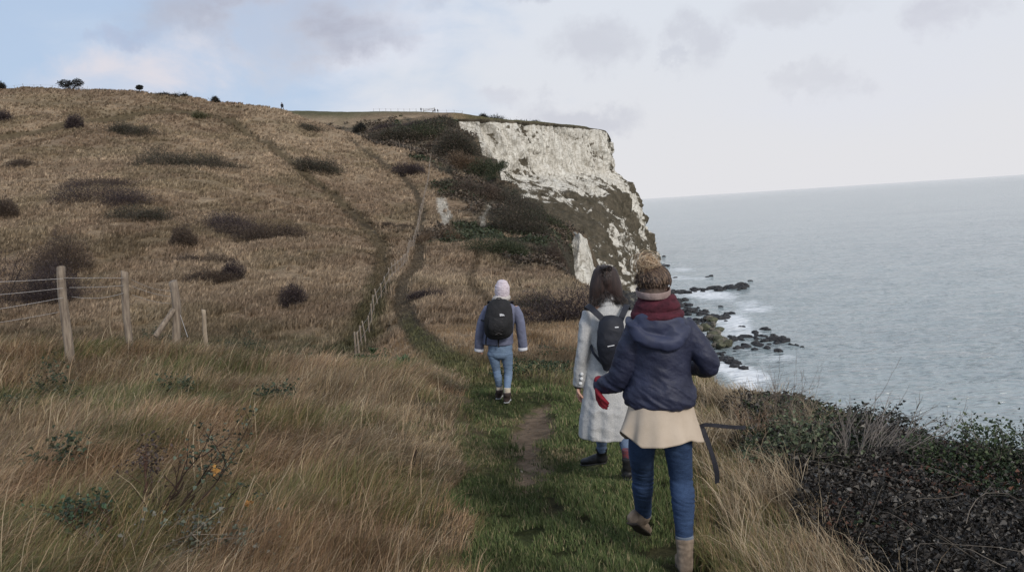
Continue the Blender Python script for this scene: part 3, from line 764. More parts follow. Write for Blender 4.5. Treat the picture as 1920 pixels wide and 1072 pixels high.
def bush_geo(c, rx, ry, rz, n, leaf, kind, g=None, sparse=1.0, seed=0):
    cols, twiggy = PAL[kind]; g = g or Geo()
    v = rng.normal(0, 1, (n, 3)); v[:, 2] = np.abs(v[:, 2]); v /= np.linalg.norm(v, axis=1, keepdims=True)
    asp = rx/max(rz, .01); nl = 1 if asp < .9 else int(min(10, 3+asp*2))
    lc = rng.uniform(-1, 1, nl)*(.72 if nl > 1 else 0); ly = rng.normal(0, .3, nl)*(nl > 1); lr = rng.uniform(.34, .62, nl) if nl > 1 else np.ones(1); lz = rng.uniform(.6, 1.2, nl)*(1-.4*np.abs(lc)) if nl > 1 else np.ones(1)
    if nl > 1: lr = np.maximum(lr, .9*rz/rx*rng.uniform(.6, 1, nl))
    li = rng.choice(nl, n, p=lr/lr.sum())
    lump = .55+.75*fbm(v[:, 0]*2.2+seed*3.1, v[:, 1]*2.2+seed, 3, z=v[:, 2]*2.2)
    r = rng.uniform(.12, 1, n)**.42*lump
    p = v*r[:, None]*np.stack([rx*lr[li], ry*np.maximum(lr[li]*1.3, .5) if nl > 1 else np.full(n, ry), rz*lz[li]], -1)
    p[:, 0] += lc[li]*rx; p[:, 1] += ly[li]*ry
    p[:, 2] = p[:, 2]*(1-.25*rng.random(n))
    p += np.array(c)
    p[:, 2] += ground(p[:, 0], p[:, 1])-ground(np.array([c[0]]), np.array([c[1]]))[0]
    cc = palette(n, cols, [1]*len(cols))
    sk_ = rng.random(n) < (.14 if asp > 1.2 else .06)                 # thin low fringe rooted in the grass
    m_ = int(sk_.sum()); sx_, sy_ = rng.normal(0, .62, m_)*rx*1.25, rng.normal(0, .62, m_)*ry*1.3
    p[sk_, 0] = c[0]+sx_; p[sk_, 1] = c[1]+sy_; p[sk_, 2] = ground(p[sk_, 0], p[sk_, 1])+rng.random(m_)**2*rz*.4
    cc[sk_] = palette(m_, [(.10,.075,.052),(.075,.058,.042),(.14,.105,.07)], [1,1,1])
    k = rng.random(n) < twiggy
    # twigs: thin spikes growing up and outwards
    pk = p[k]; m = len(pk)
    d = v[k]*np.array([1, 1, .8])+rng.normal(0, .35, (m, 3)); d[:, 2] += .55; d /= np.linalg.norm(d, axis=1, keepdims=True)
    s = np.cross(d, rng.normal(0, 1, (m, 3))); s /= np.linalg.norm(s, axis=1, keepdims=True)
    L = (leaf*rng.uniform(1.2, 3.2, m))[:, None]
    V = np.stack([pk-s*leaf*.17, pk+s*leaf*.17, pk+d*L], 1).reshape(-1, 3)
    g.add(V, np.arange(m*3).reshape(-1, 3), np.repeat(cc[k], 3, 0))
    if (~k).sum(): leaves(g, p[~k], leaf, cc[~k], flat=.8, asp=.8)
    # a few real stems from the root
    for _ in range(5):
        a = rng.uniform(0, 6.28); e_ = rng.uniform(.3, .9)
        t = np.linspace(0, 1, 5)[:, None]
        en = np.array([math.cos(a)*rx*e_, math.sin(a)*ry*e_, rz*rng.uniform(.55, .95)])
        pts = np.array(c)+t*en*np.array([1, 1, 1])+np.sin(t*3)*np.array([0, 0, .08*rz])
        tube_np(g, pts, np.linspace(.018, .005, 5)*max(.4, min(rz, 1.5)), (.05, .038, .03), 4)
    return g
def crest(px, y0, y1):
    a, _ = ray(px, 200); a = float(a); Y = np.linspace(y0, y1, 400)
    g = base_h(a*Y, Y); k = np.argmax((g-ZC)/Y); return Vector((a*Y[k], Y[k], gz(a*Y[k], Y[k])))
def put_bush(name, px, py, wpx, hpx, kind, label, cat='bush', n=None, Ymin=20, leaf=None, pos=None, group=None, depth=.6):
    h = pos or hit(px, py, Ymin)
    sc = h.y/F
    rx = wpx*sc*.70; rz = hpx*sc*1.3; ry = max(rx*depth, rz*.5)
    n = n or int(min(14000, 700+wpx*hpx*3.2)); leaf = leaf or max(.05, sc*2.0)
    g = bush_geo((h.x, h.y+ry*.35, h.z-.05), rx, ry, rz, n, leaf, kind, seed=px*.01)
    o = g.build(name, LEAFM, loc=(h.x, h.y+ry*.35, h.z-.05))
    return tag(o, label, cat, group)

HB = [
 ('thorn_bush',137,243,26,24,'purple','small round dark thorn bush beside the upper track, high on the left hill'),
 ('scrub_patch',245,256,74,24,'dark','low flat dark scrub patch below the upper track, right of the small round bush'),
 ('scrub_patch',335,314,150,34,'dark','long low dark thicket high on the left hillside, below the flat scrub patch'),
 ('thicket',145,390,180,52,'purple','wide dark bramble thicket on the left hillside, halfway up'),
 ('thorn_bush',2,404,44,38,'brown','brown thorn bush cut off by the left border, halfway up the hill'),
 ('thorn_bush',110,508,86,76,'brown','tall brown bare bush rising behind the leftmost fence post'),
 ('thicket',-10,575,210,120,'purple','largest purple black thicket, behind the fence wires at the left border'),
 ('thicket',88,566,90,74,'purple','dark thicket right behind the leftmost fence post, below the tall brown bush'),
 ('thicket',388,424,150,40,'purple','dark purple thicket in the middle of the left hillside'),
 ('scrub_patch',262,414,90,28,'dark','green black scrub just left of the dark purple thicket mid hillside'),
 ('thicket',470,448,140,38,'brown','lighter brown thicket trailing right of the dark purple thicket'),
 ('thorn_bush',344,462,42,38,'brown','upright brown bush below the dark purple thicket'),
 ('thorn_bush',395,532,80,30,'brown','low brown bush on the lower hillside above the short post'),
 ('thorn_bush',433,526,40,34,'purple','round dark bush at the right end of the low brown bush'),
 ('bare_shrub',549,578,40,46,'purple','single sparse bare shrub on the lower slope left of the green track'),
 ('scrub_patch',600,322,80,28,'dark','dark scrub beside the diagonal track, upper middle of the hill'),
 ('bush',372,225,28,13,'olive','small olive bush where the track bends at the top of the hill'),
 ('scrub_patch',575,243,50,11,'dark','thin dark scrub strip below the skyline walker'),
 ('bush',675,247,20,15,'black','small black bush near the ridge, right of the skyline walker'),
 ('scrub_patch',757,330,50,24,'purple','dark scrub on the ridge left of the tall end of the long fence'),
 ('scrub_patch',380,490,90,20,'brown','faint flat brown patch between the upright brown bush and the low brown bush'),
 ('thorn_bush',797,566,50,24,'purple','low purplish bush on the right bank of the dark footpath'),
 ('thorn_bush',2,232,44,20,'purple','small dark bush at the left border near the top of the hill'),
 ('scrub_patch',40,312,60,14,'brown','faint brown patch at the far left above the wide bramble thicket'),
 ('scrub_patch',180,350,110,16,'brown','thin brown scrub strip right above the wide bramble thicket'),
 ('thicket',880,362,84,22,'dark','dark scrub spreading down from the ridge, right of the long fence'),
 ('thicket',900,372,100,30,'brown','brown scrub above the small chalk scar'),
 ('thicket',975,440,110,66,'dark','dark bushes on the slope between chalk scar and cliff edge'),
 ('thicket',1022,432,60,34,'green','green black bush on the crest just left of the chalk point'),
 ('thicket',930,480,110,40,'green','rounded dark green bush in the hollow below the small chalk scar'),
 ('thicket',1000,484,96,32,'dark','long dark bush right of the rounded green bush, ending at the chalk point'),
 ('thicket',1050,502,46,44,'brown','brown bush tight against the left side of the chalk point'),
 ('thicket',985,395,80,34,'dark','dark mound of bushes on the ridge below the white cliff'),
 ('bush',820,452,70,24,'russet','tan bush beside the path under the large chalk scar'),
 ('bush',745,428,40,12,'brown','small brown bush left of the long fence halfway up'),
]
for a in HB: put_bush(*a, Ymin=24)
FB = [
 ('thicket',740,268,90,34,'dark','dark bushes behind the ridge fence, left end of the far hollow'),
 ('thicket',800,262,110,36,'green','green black bushes in the middle of the far hollow under the skyline'),
 ('thicket',850,285,80,44,'dark','dark bushes against the left foot of the white cliff'),
 ('thicket',760,240,90,16,'purple','purple brown bushes along the top of the far hollow'),
 ('thicket',830,238,80,18,'dark','dark bushes under the cliff top at its left end'),
 ('thicket',868,315,70,28,'russet','light brown bush right of the ridge fence below the hollow'),
 ('thicket',915,325,80,32,'green','green mound of bushes below the left part of the white cliff'),
 ('thicket',960,356,60,24,'green','small green mound between ridge and cliff foot'),
]
for a in FB: put_bush(*a, Ymin=198, depth=.5)
NB = [('thorn_bush',1065,602,150,66,'purple','large brown bare bush beside the shoulder of the woman in the grey coat',1.0),
      ('thorn_bush',1000,588,80,36,'dark','low dark bush left of the large brown bare bush',1.0)]
for nm, px, py, wp, hp, kd, lb, _ in NB: put_bush(nm, px, py, wp, hp, kd, lb, Ymin=24, n=7000, leaf=.075)
# skyline
for nm, px, y0, y1, wp, hp, kd, lb in [
 ('bush',3,170,230,14,16,'black','dark bush on the skyline cut by the left border'),
 ('bush',310,170,230,18,6,'black','smaller of two low dark mounds on the skyline, nearer the small lone tree'),
 ('bush',338,170,230,24,7,'black','larger of two low dark mounds on the skyline right of the lone tree'),
 ('bush',404,170,230,9,9,'black','tiny upright bush on the skyline between the mounds and the walker'),
 ('bush',925,342,420,40,13,'black','wide dark bush standing on top of the white cliff'),
 ('bush',905,338,420,14,11,'black','small round bush touching the left end of the wide bush on the cliff'),
 ('bush',965,356,420,48,5,'black','low dark bushes along the cliff top right of the wide bush'),
 ('bush',1000,366,420,12,7,'black','little leaning bush on the cliff top, rightmost one'),
 ('bush',862,336,420,10,5,'black','tiny bush on the cliff top above its left corner')]:
    put_bush(nm, px, 200, wp, hp, kd, lb, pos=crest(px, y0, y1), n=1300)
def small_tree(px, y0, y1, wp, hp, label, lean=.3, twin=False):
    h = crest(px, y0, y1); sc = h.y/F; rt_ = empty('windblown_tree', h-Vector((0, 0, .1)), label, 'tree')
    H_ = hp*sc; W_ = wp*sc
    tg = Geo()
    for s in ((-.25, .3) if twin else (0,)):
        t = np.linspace(0, 1, 6)[:, None]
        tube_np(tg, t*np.array([s*W_+lean*H_*.3, 0, H_*.75]), np.linspace(.22, .06, 6)*H_/3, (.04, .032, .028), 6)
        for k in range(6):
            b = np.array([s*W_+lean*H_*.3*.6, 0, H_*.45]); en = b+np.array([rng.uniform(-.3, .5)*W_, rng.uniform(-.3, .3)*W_, H_*rng.uniform(.2, .45)])
            tube_np(tg, b+(en-b)*t, np.linspace(.09, .02, 6)*H_/3, (.04, .032, .028), 4)
    o = tg.build('trunk', TWIGM, parent=rt_)
    cg = Geo()
    for s in ((-.28, .25) if twin else (0,)):
        n = 900; v = rng.normal(0, 1, (n, 3)); v /= np.linalg.norm(v, axis=1, keepdims=True)
        lump = .6+.7*fbm(v[:, 0]*2+px, v[:, 1]*2, 3, z=v[:, 2]*2)
        p = v*(rng.uniform(.1, 1, n)**.4*lump)[:, None]*np.array([W_*(.32 if twin else .5), W_*.35, H_*.33])+np.array([s*W_+lean*H_*.3, 0, H_*.68])
        leaves(cg, p, .22, palette(n, PAL['black'][0], [1, 1]), flat=.9, asp=.9)
    if twin:
        n = 900; p = rng.normal(0, 1, (n, 3))*np.array([W_*.27, W_*.2, H_*.14])+np.array([0, 0, H_*.22]); leaves(cg, p, .22, palette(n, PAL['black'][0], [1, 1]))
    cg.build('crown', LEAFM, parent=rt_)
small_tree(137, 170, 230, 42, 22, 'pair of dark windblown trees growing together on the left skyline', .2, True)
small_tree(264, 170, 230, 14, 14, 'small lone tree on the skyline leaning right', .3)

# ------------------------------------------------------------------ fences
POSTM = mat('weathered_wood', (.29, .235, .18), (.13, .10, .078), scale=9, bscale=40, bstr=.8, bdist=.01, stretch=(3, 3, .35), rough=.9)
PALEPOST = mat('split_post_wood', (.40, .33, .25), (.24, .19, .14), scale=5, stretch=(3, 3, .4), rough=.9)
WIREM = mat('fence_wire', (.45, .43, .42), (.3, .28, .27), scale=20, rough=.55, bstr=0)
def post_mesh(name, h, r, seed=0, sides=10, rough=.12, mt=POSTM):
    n = 14; z = np.linspace(-.25, h, n); th = np.linspace(0, 2*np.pi, sides, endpoint=False)
    ZZ, TH = np.meshgrid(z, th, indexing='ij')
    rr = r*(1+rough*(fbm(np.cos(TH)*1.2+seed, np.sin(TH)*1.2, 3, z=ZZ*1.3)-.5)*3)*(1-.12*ZZ/h)
    ox = .35*r*np.sin(ZZ*2.3/h*2+seed); oy = .3*r*np.cos(ZZ*1.7/h*2+seed*2)
    V = np.stack([rr*np.cos(TH)+ox, rr*np.sin(TH)+oy, ZZ], -1)
    V[-1, :, 2] += .02*np.cos(th+seed)*r/.06
    V = np.concatenate([V.reshape(-1, 3), V[-1].mean(0)[None]+[[0, 0, .004]]])
    f = grid_faces(n, sides, True); L = list(f.ravel()); S_ = [4]*len(f); b = (n-1)*sides
    for j in range(sides): L += [b+j, b+(j+1) % sides, n*sides]; S_.append(3)
    return mesh_np(name, V, loops=L, sizes=S_, mat=mt)
def fence(plan, label, spacing, h, r, wires, far=False, root_name='wire_fence', jitter=.1):
    d = np.concatenate([[0], np.cumsum(np.hypot(*np.diff(plan, axis=0).T))]); m = int(d[-1]/spacing)
    q = np.linspace(0, d[-1], m+1)+np.concatenate([[0], rng.normal(0, spacing*jitter, m)])
    X = np.interp(q, d, plan[:, 0]); Y = np.interp(q, d, plan[:, 1]); Z = ground(X, Y)
    root = empty(root_name, (X[0], Y[0], Z[0]), label, 'fence')
    ms = [post_mesh('post', h, r, seed=k, sides=6 if far else 10) for k in range(3)]
    tops = []
    for k in range(len(X)):
        o = link('post', ms[k % 3], root, (X[k]-X[0], Y[k]-Y[0], Z[k]-Z[0]-.02)); s = rng.uniform(.86, 1.12); o.scale = (1, 1, s)
        o.rotation_euler = (rng.normal(0, .03), rng.normal(0, .03), rng.uniform(0, 6))
    g = Geo()
    for wz in wires:
        for k in range(len(X)-1):
            a = np.array([X[k], Y[k], Z[k]+wz]); b = np.array([X[k+1], Y[k+1], Z[k+1]+wz]); t = np.linspace(0, 1, 4)[:, None]
            tube_np(g, a+(b-a)*t-np.array([X[0], Y[0], Z[0]])-np.sin(t*np.pi)*np.array([0, 0, .03]), .003+.00006*Y[k], (.4, .38, .36), 3)
    w = g.build('wire', WIREM, parent=root)
    return root
longf = pl([(667,674),(680,648),(690,630),(700,600),(715,572),(735,538),(757,508),(770,480),(780,452),(786,425),(790,398),(797,368),(803,345),(806,328),(808,304)], 24)
fence(longf, 'long post and wire fence climbing the hill beside the dark footpath', 2.0, 1.15, .045, (.45, .95))
rf = [crest(px, 140, 190) for px in (733, 760, 785, 803)]
rf = np.array([(v.x, v.y-1.0) for v in rf])
fence(rf, 'short fence along the ridge above the top of the long fence', 1.0, 1.35, .06, (.9,), far=True)
sk = [crest(px, 300, 400) for px in (700, 740, 780)]; fence(np.array([(v.x, v.y) for v in sk]), 'thin fence on the far skyline left of the gate', 2.6, 1.3, .06, (1.0,), far=True)
sk = [crest(px, 300, 400) for px in (822, 840, 870)]; fence(np.array([(v.x, v.y) for v in sk]), 'thin fence on the far skyline right of the gate', 3.0, 1.1, .05, (.9,), far=True)
sk = [crest(px, 170, 230) for px in (16, 60, 118)]; fence(np.array([(v.x, v.y) for v in sk]), 'thin fence on the left skyline beside the twin trees', 2.1, 1.0, .045, (.9,), far=True)
# gate on the skyline
gpos = crest(798, 300, 400); gr_ = empty('field_gate', gpos, 'field gate on the far skyline between the two thin fences', 'gate')
gsx = gpos.y/F
for k, dxp in enumerate((-5, 16)):
    link('gate_post', post_mesh('gate_post', 1.5, .1, seed=k, sides=6), gr_, (dxp*gsx, 0, 0))
g = Geo()
for z in (.3, .6, .9, 1.2): tube_np(g, np.array([[-5*gsx, 0, z], [5*gsx, 0, z+.02], [16*gsx, 0, z]]), .045, (.2, .17, .14), 5)
tube_np(g, np.array([[-5*gsx, 0, .3], [5*gsx, 0, .75], [16*gsx, 0, 1.2]]), .04, (.2, .17, .14), 5)
g.build('bars', POSTM, parent=gr_)
# near fence with wires, diagonal brace
def near_post(px, pyb, pyt, Y, wpx, seed):
    a = W(px, pyb, Y); b = W(px, pyt, Y); gzv = gz(a.x, a.y); return Vector((a.x, a.y, gzv)), b.z-gzv, wpx*Y/F/2
P1 = near_post(126, 645, 500, 11.4, 17, 1); P2 = near_post(241, 633, 508, 13.0, 14, 2); P3 = near_post(330, 625, 527, 14.3, 17, 5)
root = empty('wire_fence', P1[0], 'near fence of three weathered posts with sagging wires and a leaning brace', 'fence')
for (p, h, r), sd_ in ((P1, 1), (P2, 2.4), (P3, 5)):
    link('post', post_mesh('post', h, r, seed=sd_, sides=16, rough=.16), root, p-P1[0]).rotation_euler = (0, .035, 0)
b0 = W(297, 622, 14.0); b1 = W(326, 580, 14.25)
g = Geo(); t = np.linspace(-.2, 1, 8)[:, None]; A0 = np.array(b0-P1[0]); A1 = np.array(b1-P1[0]); tube_np(g, A0+(A1-A0)*t, .048, (.3, .25, .2), 8)
g.build('brace', POSTM, parent=root, smooth=True)
g = Geo()
def wire(a, b, sag=.0, r=.0035):
    a = np.array(a-P1[0]); b = np.array(b-P1[0]); t = np.linspace(0, 1, 14)[:, None]
    tube_np(g, a+(b-a)*t-np.array([0, 0, 1])*sag*4*t*(1-t), r, (.5, .45, .42), 5)
for (pa, pb, pc, pd, sg) in [((-160,530),(118,522),(120,521),(232,521),.0),((-160,562),(118,540),(130,539),(232,535),.01),((-160,600),(118,558),(134,556),(232,549),.05)]:
    wire(W(*pa, 9.6), W(*pb, 11.3), .02); wire(W(*pc, 11.35), W(*pd, 12.95), sg)
wire(W(247,536,13.0), W(322,556,14.25), .03, .0028); wire(W(247,552,13.0), W(322,569,14.25), .03, .0028); wire(W(247,524,13.0), W(322,545,14.25), .05, .0025)
wire(W(-160,625,9.6), W(110,585,11.3), .02, .0028); wire(W(338,590,14.3), W(352,632,13.6), 0, .004)
w = g.build('wire', WIREM, parent=root, smooth=True)
SP = near_post(387, 640, 580, 14.8, 8.5, 3)
o = link('short_post', post_mesh('short_post', SP[1], SP[2], seed=3, sides=12, rough=.1, mt=PALEPOST), None, SP[0]); tag(o, 'short pale post standing alone right of the braced fence post', 'post')
# ------------------------------------------------------------------ shore
SHORE = np.array([(24,95),(30,118),(33,136),(36.5,160),(41,185),(44,205),(47,230),(51,255),(56,300),(62,350),(70,398),(74,430)], float)
yy = np.linspace(85, 430, 420); xx_ = np.linspace(-26, 9, 110)
BY, BX = np.meshgrid(yy, xx_, indexing='ij'); sx = np.interp(BY, SHORE[:, 1], SHORE[:, 0]); X = sx+BX-7
BZ = np.where(BX < 0, -BX*.13, -BX*.3)+(fbm(X*.35, BY*.35, 4)-.5)*2.4+.1
me = mesh_np('beach', np.stack([X, BY, BZ], -1).reshape(-1, 3), grid_faces(*X.shape), mat=mat('beach_stone', (.09, .08, .066), (.018, .018, .017), scale=.9, bscale=1.6, bstr=1, bdist=.8, lo=.42, hi=.62))
tag(link('beach', me), kind='structure')
ROCKM = mat('wet_black_rock', (.035, .034, .036), (.012, .012, .014), scale=2.0, rough=.55, bstr=.8, bdist=.15)
GREENR = mat('weedy_boulder', (.11, .11, .07), (.05, .05, .035), scale=1.2, rough=.85, bstr=.6, bdist=.1)
TANR = mat('tan_boulder', (.17, .15, .12), (.08, .072, .06), scale=1.2, rough=.85, bstr=.6, bdist=.1)
def rock_mesh(seed, m, flat=.5):
    bm = bmesh.new(); bmesh.ops.create_icosphere(bm, subdivisions=3, radius=1)
    V = np.array([v.co for v in bm.verts]); n = fbm(V[:, 0]*1.3+seed*3, V[:, 1]*1.3+seed, 4, z=V[:, 2]*1.3)
    V = V*(.5+1.0*n)[:, None]*np.array([1, .9, flat]); V = np.round(V*3.2)/3.2*.35+V*.65
    for v, c in zip(bm.verts, V): v.co = c
    me = bpy.data.meshes.new('rock'); bm.to_mesh(me); bm.free(); me.materials.append(m); return me
RK = [rock_mesh(k, ROCKM, .55) for k in range(5)]; RG = [rock_mesh(k+7, GREENR, .8) for k in range(2)]+[rock_mesh(k+11, TANR, .8) for k in range(2)]
def put_rock(px, py, wpx, label, group, ms=RK, zoff=.0, name='rock', sy=.8):
    x, y = shp(px, py); s = wpx*y/F/2*1.15
    o = link(name, ms[int(rng.integers(len(ms)))], None, (x, y, zoff+s*.02)); o.scale = (s*1.15, s*sy*1.1, s*1.25*rng.uniform(.6, 1.1)); o.rotation_euler = (0, 0, rng.uniform(0, 6.28))
    return tag(o, label, 'rock', group)
def cluster(pts, n, w0, w1, spread, label, group, **k):
    pts = np.array(pts, float)
    for i in range(n):
        t = rng.uniform(0, len(pts)-1); j = min(int(t), len(pts)-2); f = t-j; p = pts[j]*(1-f)+pts[j+1]*f
        put_rock(p[0]+rng.normal(0, spread*1.6), p[1]+rng.normal(0, spread*.62), rng.uniform(w0, w1)*rng.uniform(.6, 1), label, group, **k)
cluster([(1258,549),(1300,546),(1340,541),(1372,540),(1395,536)], 80, 7, 18, 3.0, 'black rock in the farthest long reef of wet rocks, beyond the foam', 'rocks of the far reef')
cluster([(1268,566),(1290,580),(1330,590),(1352,600),(1300,600),(1325,612)], 95, 7, 18, 6.5, 'black rock heaped along the shore right behind the dark jacket shoulder', 'rocks heaped along the shore')
cluster([(1352,592),(1372,586)], 6, 9, 17, 2.5, 'black rock in the small group just off the shore heap', 'small offshore rock group')
cluster([(1370,640),(1400,632),(1440,634),(1470,640),(1410,650),(1380,655)], 54, 8, 20, 5.0, 'black rock in the nearer scatter running out from the boulders', 'rocks of the near scatter')
cluster([(1450,637),(1480,645),(1505,650),(1535,646)], 10, 6, 14, 2.0, 'black rock at the seaward end of the nearer scatter', 'outer rocks of the near scatter')
cluster([(1345,655),(1365,675),(1385,690)], 16, 10, 22, 4.5, 'brown black rock on the shore below the grassy point', 'rocks below the grassy point')
cluster([(1318,622),(1340,640),(1350,655),(1330,608)], 30, 9, 20, 6.0, 'large weed covered or tan boulder on the beach beside the rocks', 'beach boulders', ms=RG, zoff=.8, name='boulder', sy=.9)
cluster([(1232,496),(1256,500)], 12, 5, 10, 1.6, 'dark rock at the foot of the headland', 'rocks at the headland foot')
cluster([(1385,612),(1400,611)], 3, 7, 12, 1.0, 'dark flat rock in the pair between shore heap and near scatter', 'rock pair in the shallows')
for px, py, wd, lb in [(1407,527,9,'lone small dark rock farthest out beyond the far reef'), (1326,520,7,'left rock of two specks above the far reef'), (1333,518,7,'right rock of two specks above the far reef'),
                       (1266,521,7,'lone small rock near the shore left of the two specks'), (1245,481,6,'single far speck of rock beside the headland'), (1432,617,13,'flat rock of a pair standing clear above the scatter, left one'),
                       (1439,618,11,'flat rock of a pair standing clear above the scatter, right one'), (1460,659,17,'low rock just below the near scatter'), (1352,575,8,'small dark rock in the foam, clear of the heap')]:
    put_rock(px, py, wd, lb, None)

# rubble along the waterline, too many and too small to tell apart
n = 8000; yb = rng.uniform(105, 400, n); xb = np.interp(yb, SHORE[:, 1], SHORE[:, 0])-7+rng.normal(-2, 4.5, n)
bxr = xb-(np.interp(yb, SHORE[:, 1], SHORE[:, 0])-7)
zb = np.where(bxr < 0, -bxr*.13, -bxr*.12)+.2
k = zb > -.5; xb, yb, zb = xb[k], yb[k], zb[k]; n = len(xb)
bm = bmesh.new(); bmesh.ops.create_icosphere(bm, subdivisions=1, radius=1); IV = np.array([v.co for v in bm.verts]); IF = np.array([[v.index for v in f.verts] for f in bm.faces]); bm.free()
s_ = rng.uniform(.25, 1.0, n)**1.5*1.3+.15
VV = IV[None]*(s_[:, None, None])*rng.uniform(.7, 1.2, (n, 1, 3))*rng.uniform(.75, 1.2, (n, len(IV), 1))*np.array([1, 1, .75])+np.stack([xb, yb, zb], -1)[:, None]
FF = IF[None]+(np.arange(n)*len(IV))[:, None, None]
cc = palette(n, [(.02,.02,.021),(.035,.034,.033),(.075,.068,.055),(.16,.15,.12)], [5,4,1.5,.8])
me = mesh_np('shore_rubble', VV.reshape(-1, 3), FF.reshape(-1, 3), col=np.repeat(cc, len(IV), 0), mat=col_mat('rubble', rough=.7), smooth=False)
tag(link('shore_rubble', me), kind='stuff')

# low scrub covering the seaward slope
x, y = samp(150000, 62, 312, -.30, .11); e = edge_dist(x, y); n1 = fbm(x*.08, y*.08, 4)
sc = scrub_mask(x, y, e)
cl = fbm(x*.18, y*.18, 4)
k = (sc > .35)&(e < 2)&(cl > .47)&(np.minimum(pdist(x, y, CH1), pdist(x, y, CH2)) > .8); x, y, cl = x[k], y[k], cl[k]; n = len(x)
kind = fbm(x*.06+9, y*.06, 3)
c = palette(n, [(.085,.063,.046),(.11,.083,.06),(.055,.048,.035),(.16,.12,.085)], [3,3,1.6,1.8])
gk = kind > .62; c[gk] = palette(int(gk.sum()), [(.04,.052,.026),(.055,.062,.033),(.09,.095,.055)], [3,2,1])
g = Geo(); leaves(g, np.stack([x, y, ground(x, y)+rng.random(n)**.7*2.4*(cl-.40)*(1+y/300)*np.where(y > 270, .5, 1)], -1), .16+.0022*y, c, flat=.8, asp=.8)
tag(g.build('slope_scrub', LEAFM), kind='stuff')
# ------------------------------------------------------------------ bramble mat with dead leaves on the seaward side
def mat_h(x, y): return (.10+.22*fbm(x*1.5, y*1.5, 3)+.10*fbm(x*5, y*5, 2))*bramble_mask(x, y)
x = rng.uniform(.8, 7.5, 230000); y = rng.uniform(2.4, 10.8, 230000)
e = edge_dist(x, y)
k = (bramble_mask(x, y) > rng.uniform(.2, .8, len(x))) & (e < .7) & (rng.random(len(x)) < np.clip(5.0/y, 0, 1)**1.4); x, y = x[k], y[k]; n = len(x)
z = ground(x, y)+mat_h(x, y)*np.sqrt(rng.random(n))
c = palette(n, [(.016,.014,.012),(.030,.024,.020),(.052,.044,.037),(.115,.102,.088),(.20,.18,.155)], [4,3.6,3,2.0,.7])
gpatch = sstep(.52, .66, fbm(x*.9+3, y*.9, 3))
gk = rng.random(n) < gpatch*.55; c[gk] = palette(int(gk.sum()), [(.028,.042,.020),(.045,.065,.028)], [1, 1])
rk = rng.random(n) < sstep(.60, .72, fbm(x*1.1+30, y*1.1, 3))*.15; c[rk] = palette(int(rk.sum()), [(.13,.06,.04),(.09,.05,.035)], [1, 1])
g = Geo(); leaves(g, np.stack([x, y, z], -1), (.017+.0032*y)*rng.uniform(.5, 1.4, n), c, flat=.55, asp=.62, fold=.34)
tag(g.build('bramble_leaf_mat', LEAFM), kind='stuff')
# thin canes lying through it
g = Geo()
for _ in range(230):
    px_, py_ = rng.uniform(1, 6.5), rng.uniform(2.6, 9.5)
    if float(bramble_mask(np.array([px_]), np.array([py_]))[0]) < .5 or float(edge_dist(np.array([px_]), np.array([py_]))[0]) > .3: continue
    a = rng.uniform(0, 6.28); L = rng.uniform(.25, .8); t = np.linspace(0, 1, 8)
    X = px_+np.cos(a+t*rng.normal(0, .9))*L*t; Y = py_+np.sin(a)*L*t
    Z = ground(X, Y)+mat_h(X, Y)+.02+np.sin(t*np.pi)*rng.uniform(.0, .16)
    tube_np(g, np.stack([X, Y, Z], -1), np.linspace(.0026, .0013, 8)*rng.uniform(.6, 1.3), np.array([.13, .11, .09])*rng.uniform(.3, 1.3), 3)
tag(g.build('bramble_canes', TWIGM), kind='stuff')

def branch(g, p, d, L, r, depth, col, spread=.5, up=.15, kids=4, segs=6, tw=.25):
    pts = [np.array(p, float)]; d = np.array(d, float); d /= np.linalg.norm(d)
    for k in range(segs):
        d = d+rng.normal(0, tw/segs*1.6, 3)+np.array([0, 0, up/segs]); d /= np.linalg.norm(d); pts.append(pts[-1]+d*L/segs)
    tube_np(g, pts, np.linspace(r, r*.45, len(pts)), np.array(col)*rng.uniform(.8, 1.2), 4 if depth else 3)
    if depth > 0:
        for _ in range(kids):
            k = int(rng.integers(2, len(pts))); dd = d+rng.normal(0, spread, 3); branch(g, pts[k], dd, L*rng.uniform(.25, .5), r*.5, depth-1, col, spread, up, max(2, kids-1), max(3, segs-2), tw)
    return pts[-1]
GREY = (.20, .175, .155)
def shrub(name, label, base, stems, cat='shrub', leafspec=None, col=GREY, org=None, **k):
    """stems = [(tip vector, length factor)]; every stem starts at the base"""
    base = np.array(tuple(base)); rt_ = empty(name, tuple(base), label, cat)
    g = Geo()
    for tip in stems:
        d = np.array(tip, float); L = np.linalg.norm(d); branch(g, rng.normal(0, .025, 3)*np.array([1, 1, .3]), d, L, k.get('r', .006)*rng.uniform(.7, 1.2), k.get('depth', 2), col, k.get('spread', .35), k.get('up', .1), k.get('kids', 4), tw=k.get('tw', .3))
    g.build('stems', TWIGM, parent=rt_)
    if leafspec:
        n, size, cols, fr, sig, off = leafspec
        V = np.concatenate(g.V); q = V[rng.integers(0, len(V), n*3)]; q = q[np.linalg.norm(q, axis=1) > fr*np.linalg.norm(V, axis=1).max()][:n]
        q = q+rng.normal(0, sig, q.shape)+np.array(off)
        lg = Geo(); leaves(lg, q, size, palette(len(q), cols, [1]*len(cols)), flat=.8, asp=.75, fold=.22); lg.build('leaves', LEAFM, parent=rt_)
    return rt_
def B(px, py): return hit(px, py, 3)
def tips(base, pxs, Yo=0.0):
    o = []
    for px, py in pxs:
        t = W(px, py, base.y+Yo+rng.normal(0, .12)); o.append(np.array(tuple(t-base))*.82)
    return o
GL = [(.075,.10,.045),(.05,.075,.032),(.11,.13,.07),(.035,.05,.025)]
